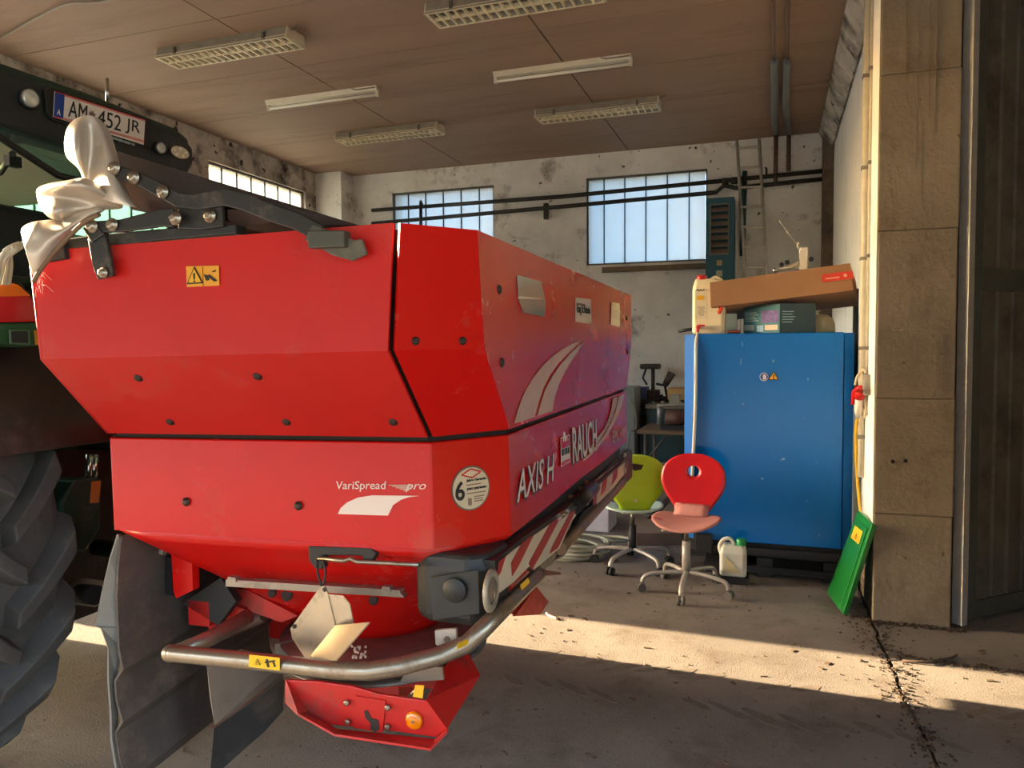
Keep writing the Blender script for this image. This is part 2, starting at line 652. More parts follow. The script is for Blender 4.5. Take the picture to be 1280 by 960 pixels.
channel_window(1, 0, W1, YB, 6)
channel_window(2, 0, W2, YB, 6)
channel_window(3, 1, W3, XL, 7)
channel_window(4, 1, W_ADDED, XL, 7)  # added for its light, hidden behind the tractor roof
struct('trim_5', MB().box(((W2[0] + W2[1]) / 2 + 0.1, YB - 0.03, W2[2] - 0.07), (1.25, 0.10, 0.06)), M('sill_board', (120, 104, 84), 0.85, var=0.2, vscale=9))

# ---- steel folding gate leaf standing open beside the pier
gate_mat = M('gate_steel', (84, 82, 72), 0.7, 0.15, var=0.25, vscale=3.5, dirt=((52, 46, 38), 0.5, 3.0), bump=0.1)
gate_frame = M('gate_frame', (66, 70, 64), 0.65, 0.2, var=0.2, vscale=6)
edge_mat = M('gate_edge', (150, 148, 142), 0.6, 0.3, var=0.15, vscale=8)
gp0, gp1 = Vector((0.968, 4.69, 0)), Vector((1.393, 5.09, 0))
gd = (gp1 - gp0).normalized()
gn = Vector((gd.y, -gd.x, 0))
gl_ = thing('gate_leaf', 'dark steel folding gate leaf with vertical ribs, open beside the concrete pier', 'gate', gp0)
L = 2.0
GR = Matrix(((gd.x, -gn.x, 0), (gd.y, -gn.y, 0), (0, 0, 1)))


def gbox(s0, s1, z0, z1, d0, d1):
    c = gp0 + gd * ((s0 + s1) / 2) + gn * ((d0 + d1) / 2) + Vector((0, 0, (z0 + z1) / 2))
    return MB().box(c, (s1 - s0, d1 - d0, z1 - z0), GR)


gbox(0.0, 0.045, 0.02, 3.6, -0.03, 0.03).build('edge_strip', edge_mat, gl_)
for (a, b, c, d) in ((0.05, 0.13, 0.04, 3.6), (0.13, L, 0.04, 0.14), (0.13, L, 1.86, 1.99), (0.13, L, 3.5, 3.6)):
    gbox(a, b, c, d, -0.02, 0.022).build('frame_rail', gate_frame, gl_, bevel=0.004)
s = 0.13
while s < L - 0.02:
    for z0, z1 in ((0.14, 1.86), (1.99, 3.5)):
        mb = MB()
        a = gp0 + gd * s
        pr = []
        for u, d in ((0.004, -0.004), (0.018, 0.012), (0.118, 0.012), (0.13, -0.004), (0.13, -0.012), (0.004, -0.012)):
            q = a + gd * u + gn * d
            pr.append((q.x, q.y, z0))
        mb.prism(pr, (0, 0, z1 - z0)).build('ribbed_panel', gate_mat, gl_)
    s += 0.132

# ================================================================== LAMPS UNDER THE CEILING (all off)
lamp_white = M('lamp_enamel', (206, 196, 172), 0.45, var=0.08, vscale=8)
louvre_mat = M('lamp_louvre', (226, 212, 178), 0.35, var=0.06, vscale=8)
lamp_grey = M('lamp_side', (150, 142, 126), 0.55, 0.1, var=0.15, vscale=10)
tube_mat = M('lamp_tube', (232, 228, 212), 0.25)
clip_mat = M('lamp_clip', (110, 108, 98), 0.4, 0.6)


def louvre_lamp(x, y, label):
    r = thing('louvre_lamp', label, 'lamp', (x, y, 4.0), 'twin tube louvre lamps on the ceiling')
    lx, hw = 0.615, 0.125
    h = MB()
    h.prism([(-lx, -hw + 0.02, 0), (-lx, hw - 0.02, 0), (-lx, hw, -0.075), (-lx, hw, -0.085), (-lx, hw - 0.006, -0.085), (-lx, hw - 0.03, -0.012), (-lx, -hw + 0.03, -0.012), (-lx, -hw + 0.006, -0.085), (-lx, -hw, -0.085), (-lx, -hw, -0.075)], (2 * lx, 0, 0))
    h.build('housing', lamp_grey, r, local=True)
    for sx in (-1, 1):
        MB().prism([(sx * lx, -hw + 0.02, -0.001), (sx * lx, hw - 0.02, -0.001), (sx * lx, hw, -0.084), (sx * lx, -hw, -0.084)], (sx * 0.012, 0, 0)).build('end_cap', lamp_white, r, local=True)
    for sy in (-1, 1):
        MB().cyl((-0.59, sy * 0.055, -0.04), (0.59, sy * 0.055, -0.04), 0.013, 10).build('tube', tube_mat, r, local=True)
    g = MB()
    for yy in (-hw + 0.004, 0, hw - 0.004):
        g.box((0, yy, -0.078), (2 * lx, 0.006, 0.024))
    n = 18
    for i in range(n + 1):
        xx = -lx + 0.01 + (2 * lx - 0.02) * i / n
        g.box((xx, 0, -0.078), (0.012, 2 * hw - 0.01, 0.022))
    lo = g.build('louvre', louvre_mat, r, local=True)
    lo['kind'] = 'stuff'
    for sx in (-1, 1):
        MB().box((sx * 0.42, -hw - 0.002, -0.05), (0.022, 0.014, 0.05)).build('clip', clip_mat, r, local=True)
    w = MB().tube(bez([(0.60, -0.06, -0.02), (0.66, -0.07, -0.015), (0.70, -0.1, -0.004)], 4), 0.004, 6)
    w.build('lead', M('grey_flex', (120, 112, 100), 0.6), r, local=True)
    return r


l0 = louvre_lamp(-4.10, 5.03, 'twin tube louvre lamp on the ceiling above the tractor, furthest left')
for x, y, lb in ((-1.72, 5.05, 'twin tube louvre lamp cut by the top edge, nearest the middle of the ceiling'),
                 (-4.05, 7.58, 'twin tube louvre lamp behind a bare batten, near the corner pier'),
                 (-1.70, 7.58, 'twin tube louvre lamp on the ceiling before the right back window')):
    copy_tree(l0, (x, y, 4.0), lb)


def batten(x, y, label):
    r = thing('batten_lamp', label, 'lamp', (x, y, 4.0), 'bare tube batten lamps on the ceiling')
    b = MB()
    b.prism([(-0.61, -0.05, 0), (-0.61, 0.05, 0), (-0.61, 0.03, -0.04), (-0.61, -0.03, -0.04)], (1.22, 0, 0))
    b.build('spine', lamp_white, r, local=True)
    for sx in (-1, 1):
        MB().box((sx * 0.6, 0.0, -0.062), (0.03, 0.03, 0.05)).build('socket', lamp_white, r, local=True, bevel=0.004)
    MB().cyl((-0.585, 0, -0.07), (0.585, 0, -0.07), 0.0135, 12).build('tube', tube_mat, r, local=True)
    MB().tube([(0.36, -0.052, -0.006), (0.40, -0.045, -0.018), (0.60, -0.045, -0.018)], 0.005, 6).build('lead', M('grey_flex', (120, 112, 100), 0.6), r, local=True)
    return r


b0 = batten(-4.10, 6.33, 'bare tube batten lamp between two louvre lamps on the left')
copy_tree(b0, (-1.75, 6.39, 4.0), 'bare tube batten lamp in the middle of the right lamp row')

# cable clipped along the ceiling, top left
cb = MB().tube(bez([W(0, 48, 2, 3.985), W(50, 20, 2, 3.985), W(84, 5, 2, 3.985), W(120, 3, 2, 3.985), W(155, -3, 2, 3.985)], 6), 0.008, 6)
tag(cb.build('ceiling_cable', M('cable_grey', (150, 140, 126), 0.6)), 'thin pale cable strung along the ceiling boards at upper left', 'cable')

# ================================================================== BACK WALL SERVICES
pipe_mat = M('pipe_paint', (44, 42, 38), 0.45, 0.2, var=0.3, vscale=14)
pr1 = MB().tube([W(465, 263, 1, 9.30), W(700, 246, 1, 9.30), W(1036, 213, 1, 9.30)], 0.026, 10)
p1 = thing('heating_pipe', 'upper of two dark heating pipes across the back wall', 'pipe', W(465, 263, 1, 9.30))
pr1.build('pipe_run', pipe_mat, p1)
MB().tube([W(528, 258, 1, 9.30), W(526, 252, 1, 9.26), W(526, 256, 1, 9.2), W(526, 296, 1, 9.2)], 0.022, 10).build('riser', pipe_mat, p1)
v = MB()
for x in (905, 916, 924):
    a = W(x, 227.0 - (x - 905) * 0.1, 1, 9.30)
    v.cyl((a[0] - 0.02, a[1], a[2]), (a[0] + 0.05, a[1], a[2]), 0.042, 10)
v.build('valve', pipe_mat, p1)
a = W(929, 218, 1, 9.30)
MB().tube([W(958, 221, 1, 9.28), W(958, 210, 1, 9.28)], 0.012, 8).build('stopcock', pipe_mat, p1)
p2 = thing('heating_pipe', 'lower of two dark heating pipes across the back wall', 'pipe', W(465, 279, 1, 9.30))
MB().tube([W(465, 279.5, 1, 9.30), W(700, 258.5, 1, 9.30), W(895, 240.5, 1, 9.30), W(905, 232, 1, 9.30), W(920, 235, 1, 9.30), W(1036, 223, 1, 9.30)], 0.026, 10).build('pipe_run', pipe_mat, p2)
a = W(682, 258, 1, 9.34)
MB().box((a[0], 9.36, a[2] - 0.06), (0.05, 0.07, 0.2)).build('bracket', pipe_mat, p2)

for (pts, lb, nm) in (([(965, -60), (968, 75), (968, 150), (970, 168)], 'grey cable conduit along the ceiling, left one of the pair above the ladder', 0), ([(986, -60), (984, 75), (982, 130), (986, 166)], 'grey cable conduit along the ceiling, right one of the pair above the ladder', 1)):
    c = thing('ceiling_conduit', lb, 'conduit', W(*pts[1], 2, 3.95))
    thin = MB().tube([W(*pts[0], 2, 3.96), W(pts[1][0], 78, 2, 3.96)], 0.014, 8)
    thin.build('thin_run', M('conduit_brown', (120, 92, 74), 0.5), c)
    e0 = W(pts[1][0], 76, 2, 3.95); e1 = W(*pts[2], 2, 3.94); e2 = W(pts[3][0], 166, 1, 9.30)
    MB().tube([e0, e1, (e2[0], e2[1], e2[2])], 0.034, 10).build('thick_run', M('conduit_grey', (112, 116, 114), 0.45), c)
    q = W(970 if nm == 0 else 985, 232 if nm == 0 else 214, 1, 9.30)
    MB().tube([(e2[0], 9.30, e2[2]), (e2[0], 9.30, q[2])], 0.024, 8).build('drop', M('conduit_rust', (88, 60, 46), 0.6, var=0.2, vscale=9), c)

# teal air heater
heat_mat = M('heater_teal', (28, 84, 100), 0.45, 0.1, var=0.12, vscale=5, dirt=((60, 70, 70), 0.25, 5))
hx0, hx1, hy0, hy1 = -0.752, -0.44, 9.0, 9.30
hz0, hz1 = 2.05, 3.27
h = thing('air_heater', 'teal sheet-metal air heater with louvred outlet beside the right window', 'heater', ((hx0 + hx1) / 2, 9.15, hz0))
hb = MB()
fx0, fx1, fz0, fz1 = hx0 + 0.045, hx1 - 0.055, 2.62, 3.2
for x0, x1, z0, z1 in ((hx0, fx0, hz0, hz1), (fx1, hx1, hz0, hz1), (fx0, fx1, hz0, fz0), (fx0, fx1, fz1, hz1)):
    hb.span((x0, hy0, z0), (x1, hy1, z1))
hb.span((fx0, hy0 + 0.15, fz0), (fx1, hy1, fz1))
hb.build('casing', heat_mat, h)
fr = MB()
for x0, x1, z0, z1 in ((fx0, fx0 + 0.012, fz0, fz1), (fx1 - 0.012, fx1, fz0, fz1), (fx0, fx1, fz0, fz0 + 0.012), (fx0, fx1, fz1 - 0.012, fz1)):
    fr.span((x0, hy0 - 0.01, z0), (x1, hy0 + 0.02, z1))
fr.build('outlet_frame', M('outlet_frame', (120, 116, 106), 0.5, 0.3), h)
for i in range(7):
    z = fz0 + 0.045 + i * 0.08
    R = Matrix.Rotation(math.radians(38), 3, 'X')
    MB().box(((fx0 + fx1) / 2, hy0 + 0.045, z), (fx1 - fx0 - 0.024, 0.085, 0.006), R).build('slat', M('slat_brown', (160, 146, 130), 0.5, 0.2), h)
for z, s_, m_ in ((2.53, 0.06, M('label_tan', (176, 150, 110), 0.6)), (2.41, 0.07, M('label_grey', (170, 164, 150), 0.6))):
    MB().box((-0.60, hy0 - 0.002, z), (s_, 0.004, s_)).build('sticker', m_, h)
MB().span((hx0 + 0.1, 9.1, 2.0), (hx1 - 0.1, 9.39, 2.05)).build('bracket', dark_steel, h)

# ladders
alu = M('ladder_aluminium', (188, 182, 172), 0.5, 0.1, var=0.12, vscale=10)


def ladder(name, label, base_l, base_r, top_l, top_r, n, r=0.018):
    bl, br, tl_, tr_ = map(Vector, (base_l, base_r, top_l, top_r))
    t = thing(name, label, 'ladder', (bl + br) / 2)
    for a, b in ((bl, tl_), (br, tr_)):
        MB().tube([a, b], r, 4).build('rail', alu, t)
    for i in range(n):
        k = (i + 0.6) / n
        a, b = bl.lerp(tl_, k), br.lerp(tr_, k)
        MB().tube([a, b], 0.014, 8).build('rung', alu, t)
    return t


lt0, lt1 = Vector(W(921, 176, 1, 9.24)), Vector(W(949, 174, 1, 9.24))
lb0, lb1 = Vector(W(929, 300, 1, 9.02)), Vector(W(956, 300, 1, 9.02))
k = lt0.z / (lt0.z - lb0.z)
ladder('ladder', 'tall aluminium ladder leaning on the back wall beside the teal heater', lt0.lerp(lb0, k), lt1.lerp(lb1, k), lt0, lt1, 17)
s0, s1 = Vector(W(921, 268, 1, 8.98)), Vector(W(923, 345, 1, 8.88))
k = s0.z / (s0.z - s1.z)
q0 = s0 + (s1 - s0) * k
MB_ = MB().tube([q0, s0], 0.016, 6)
tag(MB_.build('aluminium_pole', alu), 'bare aluminium pole standing against the ladder left rail', 'pole')
MB_ = MB().tube([W(931, 214, 1, 9.36), W(928, 320, 1, 9.36)], 0.03, 10)
tag(MB_.build('green_pipe', M('pipe_green', (26, 66, 66), 0.5)), 'short dark green upright pipe behind the ladder', 'pipe')

# ================================================================== BLUE CABINET AND WHAT STANDS ON IT
blue = M('cabinet_blue', (4, 102, 184), 0.2, 0.0, var=0.06, vscale=2.0, spec=0.32, speck=((120, 150, 180), 0.25, 14))
black_steel = M('black_steel', (20, 20, 22), 0.6)
cx0, cx1, cy0, cy1, cz0, cz1 = -0.588, 0.493, 5.32, 6.2, 0.235, 1.655
cab = thing('compressor_cabinet', 'tall blue sheet-metal compressor cabinet standing by the right wall', 'cabinet', ((cx0 + cx1) / 2, 5.75, 0))
MB().span((cx0 + 0.07, cy0 + 0.03, cz0), (cx1 - 0.07, cy1, cz1 - 0.01)).build('body', blue, cab)
MB().span((cx0 + 0.075, cy0, cz0), (cx1 - 0.065, cy0 + 0.03, cz1)).build('front_panel', blue, cab, bevel=0.006)
for x0, x1 in ((cx0, cx0 + 0.07), (cx1 - 0.06, cx1)):
    s_ = 1 if x0 < 0 else -1
    a, b = (x0, x1) if s_ > 0 else (x1, x0)
    MB().prism([(a, cy0 + 0.055, cz0), (b, cy0 + 0.004, cz0), (b, cy0 + 0.06, cz0), (a, cy1, cz0)] if s_ > 0 else [(a, cy0 + 0.055, cz0), (b, cy0 + 0.004, cz0), (b, cy0 + 0.06, cz0), (a, cy1, cz0)], (0, 0, cz1 - cz0 - 0.004)).build('corner_post', M('cabinet_post', (10, 104, 190), 0.5, spec=0.15), cab)
bs = MB()
bs.span((cx0 + 0.1, cy0 + 0.05, 0.13), (cx1 - 0.03, cy1, cz0))
bs.build('base_tray', black_steel, cab)
for z in (0.03, 0.155):
    MB().span((cx0 + 0.14, cy0 + 0.0, z), (cx1 - 0.05, cy0 + 0.06, z + 0.045)).build('base_rail', M('rail_steel', (46, 46, 48), 0.5, 0.4), cab)
for x in (cx0 + 0.2, (cx0 + cx1) / 2, cx1 - 0.12):
    MB().span((x - 0.05, cy0 + 0.02, 0), (x + 0.05, cy1 - 0.02, 0.13)).build('foot', black_steel, cab)
MB().span((cx0 + 0.08, cy0 - 0.04, 0.14), (cx0 + 0.2, cy0 + 0.02, 0.28)).build('drain_box', black_steel, cab, bevel=0.01)
MB().span((cx0 + 0.04, cy0 - 0.05, 0.13), (cx0 + 0.16, cy0 + 0.0, 0.16)).build('drain_tray', black_steel, cab)
a = Vector(W(955, 471, 1, cy0))
yl, wh, bk = M('sign_yellow', (236, 176, 26), 0.5), M('sign_white', (226, 226, 220), 0.5), M('sign_black', (22, 22, 22), 0.6)
bl_ = M('sign_blue', (24, 60, 140), 0.5)
m1 = MB().cyl((a.x, cy0 - 0.001, a.z), (a.x, cy0 - 0.003, a.z), 0.028, 20).build('round_sign', wh, cab)
MB().cyl((a.x, cy0 - 0.003, a.z), (a.x, cy0 - 0.004, a.z), 0.024, 20).build('sign_face', bl_, m1)
h_ = MB().cyl((a.x + 0.003, cy0 - 0.004, a.z + 0.004), (a.x + 0.003, cy0 - 0.005, a.z + 0.004), 0.012, 10)
h_.box((a.x + 0.004, cy0 - 0.0045, a.z - 0.011), (0.02, 0.001, 0.014))
h_.build('sign_mark', wh, m1)
a = Vector(W(967, 471, 1, cy0))


def tri_sign(p, right, up, s, parent, name='triangle_sign', local=False, back=True):
    p, right, up = Vector(p), unit(right), unit(up)
    n = right.cross(up)
    def T(k, d, th):
        return MB().prism([p + right * (-s * k) + up * (-s * 0.62 * k) + n * d, p + right * (s * k) + up * (-s * 0.62 * k) + n * d, p + up * (s * 1.1 * k) + n * d], n * th)
    o = T(1.0, 0.001, 0.001).build(name, bk, parent, local=local)
    T(0.78, 0.002, 0.001).build('sign_face', yl, o, local=local)
    c = p + up * (s * -0.12) + n * 0.003
    MB().prism([c + right * (-0.07 * s) + up * (-0.1 * s), c + right * (0.07 * s) + up * (-0.1 * s), c + right * (0.12 * s) + up * (0.55 * s), c + right * (-0.12 * s) + up * (0.55 * s)], n * 0.001).build('sign_mark', bk, o, local=local)
    c2 = c + up * (-0.26 * s)
    MB().prism([c2 + right * (0.1 * s * math.cos(t)) + up * (0.1 * s * math.sin(t)) for t in [i * PI / 4 for i in range(8)]], n * 0.001).build('sign_mark', bk, o, local=local)
    return o


tri_sign((a.x, cy0, a.z), (1, 0, 0), (0, 0, 1), 0.034, cab)
for q, l in (((928, 430), 0.03), ((926, 452), 0.04), ((929, 505), 0.012), ((1010, 474), 0.015)):
    p = Vector(W(*q, 1, cy0))
    MB().box((p.x, cy0 - 0.0005, p.z), (0.004, 0.001, l)).build('scratch', M('scratch_pale', (120, 160, 200), 0.5), cab)

# canister with red cap, red tap and white hose
hdpe = M('canister_plastic', (232, 216, 176), 0.45, var=0.05, vscale=6)
red_plastic = M('red_plastic', (206, 30, 26), 0.4)
cn = thing('canister', 'tall cream plastic canister with red screw cap on the blue cabinet', 'canister', (-0.43, 5.45, 1.655))
b = MB()
rings = []
for z, k, dx in ((1.655, 0.94, 0), (1.675, 1, 0), (1.95, 1, 0), (1.99, 0.95, 0), (2.02, 0.78, -0.01), (2.04, 0.5, -0.04)):
    r = []
    for px_, py_ in ((-0.11, -0.06), (-0.09, -0.085), (0.09, -0.085), (0.11, -0.06), (0.11, 0.06), (0.09, 0.085), (-0.09, 0.085), (-0.11, 0.06)):
        r.append((-0.43 + dx + px_ * k, 5.46 + py_ * k, z))
    rings.append(r)
b.loft(rings)
b.build('body', hdpe, cn, bevel=0.01)
MB().tube(bez([(-0.43, 5.44, 2.02), (-0.39, 5.44, 2.045), (-0.345, 5.44, 2.02), (-0.325, 5.44, 1.965)], 5), 0.014, 8).build('handle', hdpe, cn)
MB().lathe([(0.032, 0), (0.034, 0.004), (0.034, 0.03), (0.03, 0.034)], (-0.48, 5.44, 2.03), n=18).build('cap', red_plastic, cn)
lb = MB().box((-0.48, 5.3745, 1.86), (0.08, 0.002, 0.2)).build('label', M('label_paper', (222, 206, 170), 0.6), cn)
MB().box((-0.483, 5.373, 1.905), (0.05, 0.002, 0.03)).build('warning_label', yl, lb)
for i in range(6):
    MB().box((-0.478 + 0.004 * (i % 2), 5.373, 1.84 - i * 0.011), (0.05 - 0.008 * (i % 3), 0.001, 0.004)).build('print_line', M('print_grey', (120, 110, 96), 0.6), lb)
MB().tube(bez([(-0.508, 5.372, 1.955), (-0.5, 5.372, 1.965), (-0.492, 5.372, 1.95), (-0.482, 5.372, 1.962), (-0.47, 5.372, 1.952), (-0.456, 5.372, 1.966)], 4), 0.002, 5).build('print_scribble', bk, lb)
tp = MB().cyl((-0.495, 5.375, 1.70), (-0.495, 5.33, 1.70), 0.012, 10)
tp.cyl((-0.495, 5.34, 1.70), (-0.497, 5.335, 1.655), 0.009, 8)
tp.box((-0.475, 5.345, 1.713), (0.05, 0.014, 0.012))
tp.build('tap', red_plastic, cn)
hose = MB().tube(bez([(-0.497, 5.335, 1.665), (-0.505, 5.315, 1.60), (-0.506, 5.305, 1.45), (-0.507, 5.305, 1.2), (-0.515, 5.305, 0.95), (-0.525, 5.305, 0.7), (-0.525, 5.30, 0.45), (-0.51, 5.30, 0.3)], 6), 0.0115, 8)
tag(hose.build('drain_hose', M('hose_white', (214, 214, 200), 0.4)), 'white hose hanging from the red tap down the cabinet edge', 'hose')
tag(MB().tube([W(848, 414, 1, 5.5), W(868, 411, 1, 5.5)], 0.013, 6).build('black_handle', black_steel), 'short black handle lying over the cabinet top left corner', 'handle')

# long cardboard box lying askew on top
card = M('cardboard', (152, 110, 76), 0.85, var=0.07, vscale=5, bump=0.05)
A = Vector(W(888.5, 353, 1, 5.34)); Bv = Vector(W(889.6, 384, 1, 5.34))
C1 = Vector(W(1062.6, 329, 1, 5.34)); D1 = Vector(W(1066.8, 362.8, 1, 5.34))
back = Vector((0.09, 0.60, -0.07))
cbx = thing('cardboard_box', 'long brown cardboard box lying tilted over the smaller boxes', 'box', (Bv + D1) / 2)


def plate4(p, q, r, s_, th):
    n = unit((Vector(q) - Vector(p)).cross(Vector(s_) - Vector(p)))
    return MB().prism([p, q, r, s_], n * th)


plate4(Bv, D1, C1, A, 0.006).build('front_panel', card, cbx)
plate4(Bv, D1, D1 + back, Bv + back, 0.006).build('bottom_panel', card, cbx)
plate4(A, C1, C1 + back, A + back, -0.006).build('top_panel', card, cbx)
plate4(Bv + back, D1 + back, C1 + back, A + back, -0.006).build('rear_panel', card, cbx)
plate4(Bv, A, A + back, Bv + back, 0.006).build('end_panel', card, cbx)
plate4(D1, C1, C1 + back, D1 + back, 0.006).build('end_panel', card, cbx)
tape_red = M('tape_red', (214, 58, 32), 0.35, var=0.1, vscale=10)
fx = (D1 - Bv).normalized()
uz = (C1 - D1).normalized()
fy = Vector((0, -1, 0))
p0 = Bv.lerp(D1, 0.80) + uz * 0.075 + fy * 0.0075
tpn = MB().prism([p0 + fy * 0.001, p0 + fx * 0.185 + fy * 0.001, p0 + fx * 0.185 + uz * 0.05 + fy * 0.001, p0 + uz * 0.05 + fy * 0.001], fy * 0.002).build('tape', tape_red, cbx)
q0_ = p0 + fx * 0.02 + uz * 0.016 + fy * 0.0032
MB().prism([q0_, q0_ + fx * 0.085, q0_ + fx * 0.085 + uz * 0.007, q0_ + uz * 0.007], fy * 0.0006).build('print_line', M('tape_print', (236, 176, 150), 0.5), tpn)
q0_ = p0 + fx * 0.14 + uz * 0.026 + fy * 0.0032
MB().lathe([(0.011, 0), (0.011, 0.0006)], q0_, (0, -1, 0), n=14).build('print_dot', M('tape_print', (236, 176, 150), 0.5), tpn)
e0 = D1 + uz * 0.07 + fx * 0.008
MB().prism([e0, e0 + back * 0.3, e0 + back * 0.3 + uz * 0.045, e0 + uz * 0.045], fx * 0.002).build('tape', tape_red, cbx)
st = Bv.lerp(D1, 0.1)
MB().prism([st - fy * -0.001, st + fx * 0.004 + fy * 0.001, st + fx * 0.004 + uz * 0.165 + fy * 0.001, st + uz * 0.165 + fy * 0.001], fy * 0.001).build('fold', M('card_fold', (176, 134, 96), 0.85), cbx)
MB().tube(bez([Bv.lerp(D1, 0.06) + Vector((0, 0.03, -0.002)), Bv.lerp(D1, 0.07) + Vector((0, 0.01, -0.02)), Bv.lerp(D1, 0.05) + Vector((0, 0.0, -0.05))], 5), [0.012] * 10 + [0.006], 6).build('tape_tail', tape_red, cbx)

# printed teal carton standing corner-on
teal = M('carton_teal', (44, 110, 122), 0.5, var=0.12, vscale=14)
teal_d = M('carton_dark', (30, 62, 66), 0.5, var=0.1, vscale=9)
tb = thing('printed_carton', 'teal printed carton wedged under the long cardboard box', 'box', (0.05, 5.5, 1.66))
P0 = Vector((0.036, 5.38, 1.657)); P1 = Vector((-0.20, 5.50, 1.657)); P2 = Vector((0.262, 5.44, 1.657))
P3 = P1 + P2 - P0
hh = Vector((0, 0, 0.195))
MB().prism([P0, P2, P3, P1], hh).build('carton', teal_d, tb)
fl_ = MB().prism([P1 + Vector((0, -0.002, 0)), P0 + Vector((0, -0.002, 0)), P0 + Vector((0, -0.002, 0.195)), P1 + Vector((0, -0.002, 0.155))], (P0 - P1).cross(hh).normalized() * 0.002).build('printed_face', teal, tb)
dx = (P0 - P1); nn = dx.cross(hh).normalized()


def sticker(a0, a1, z0, z1, m):
    b0 = P1 + nn * 0.004 + Vector((0, -0.002, 0))
    MB().prism([b0 + dx * a0 + hh * z0, b0 + dx * a1 + hh * z0, b0 + dx * a1 + hh * z1, b0 + dx * a0 + hh * z1], nn * 0.001).build('print_patch', m, fl_)


sticker(0.5, 0.97, 0.36, 0.78, M('print_violet', (96, 76, 140), 0.5, var=0.4, vscale=30))
sticker(0.6, 0.95, 0.1, 0.28, M('print_cream', (214, 190, 164), 0.5))
sticker(0.03, 0.3, 0.1, 0.3, M('print_pale', (170, 190, 190), 0.5))
sticker(0.38, 0.56, 0.05, 0.27, M('print_light', (150, 190, 210), 0.5))
for i in range(5):
    sticker(0.05, 0.42 - 0.05 * (i % 3), 0.42 + i * 0.07, 0.45 + i * 0.07, M('print_line_pale', (150, 190, 190), 0.5))
n2 = (P2 - P0).cross(hh).normalized()
for i in range(5):
    b0 = P0 + n2 * 0.002 + (P2 - P0) * 0.06 + hh * (0.35 + 0.09 * i)
    w_ = (P2 - P0) * (0.28 + 0.04 * (i % 3))
    MB().prism([b0, b0 + w_, b0 + w_ + hh * 0.03, b0 + hh * 0.03], n2 * 0.001).build('print_line', M('print_line_pale', (150, 190, 190), 0.5), tb)
# small items beside it
tag(MB().span((-0.325, 5.56, 1.656), (-0.25, 5.64, 1.80)).build('small_carton', M('carton_mint', (206, 222, 206), 0.6), bevel=0.003), 'small white and mint carton between canister and teal carton', 'box')
tag(MB().tube([(-0.30, 5.40, 1.668), (-0.22, 5.40, 1.668)], 0.011, 8).build('rust_rod', M('rust', (130, 56, 36), 0.8)), 'short rusty rod on the cabinet edge beside the canister', 'rod')
tag(MB().lathe([(0.085, 0), (0.088, 0.02), (0.085, 0.06), (0.07, 0.10), (0.04, 0.125), (0.0, 0.13)], (0.31, 5.66, 1.656), n=24).build('plastic_bowl', M('bowl_cream', (206, 196, 160), 0.5)), 'upturned cream plastic bowl behind the teal carton', 'bowl')

# white hand-cranked device on the cardboard box
dev = thing('bench_clamp', 'white cranked bench tool with black knobs on top of the cardboard box', 'tool', W(1000, 333, 1, 5.6))
wt = M('tool_white', (224, 216, 196), 0.4, var=0.05, vscale=12)
b = MB()
p, q = Vector(W(1003, 336, 1, 5.6)), Vector(W(1006, 311, 1, 5.6))
b.box((p + q) / 2 , (0.055, 0.06, (q - p).length + 0.02))
b.build('column', wt, dev, bevel=0.006)
MB().tube([W(999, 330, 1, 5.6), W(985, 334, 1, 5.58), W(972, 338, 1, 5.56)], [0.02, 0.014, 0.012], 8).build('arm', wt, dev)
MB().ball(W(969, 338, 1, 5.55), 0.02).build('ball_end', M('chrome', (190, 190, 186), 0.2, 0.9), dev)
for q in ((977, 331), (984, 328), (1014, 324)):
    c = W(*q, 1, 5.56)
    MB().cyl((c[0], c[1] - 0.012, c[2]), (c[0], c[1] + 0.012, c[2]), 0.016, 12).build('knob', black_steel, dev)
MB().tube([W(1006, 312, 1, 5.6), W(997, 309, 1, 5.57), W(998, 303, 1, 5.57)], 0.007, 8).build('crank', wt, dev)
MB().tube([W(998, 309, 1, 5.57), W(974, 276, 1, 5.6)], 0.002, 5).build('wire', wt, dev)

# ================================================================== CHAIRS
alu_grey = M('base_grey', (176, 168, 158), 0.45, 0.3, var=0.08, vscale=14)
wheel_black = M('caster_black', (26, 26, 28), 0.5)
wheel_grey = M('caster_grey', (96, 92, 86), 0.6)


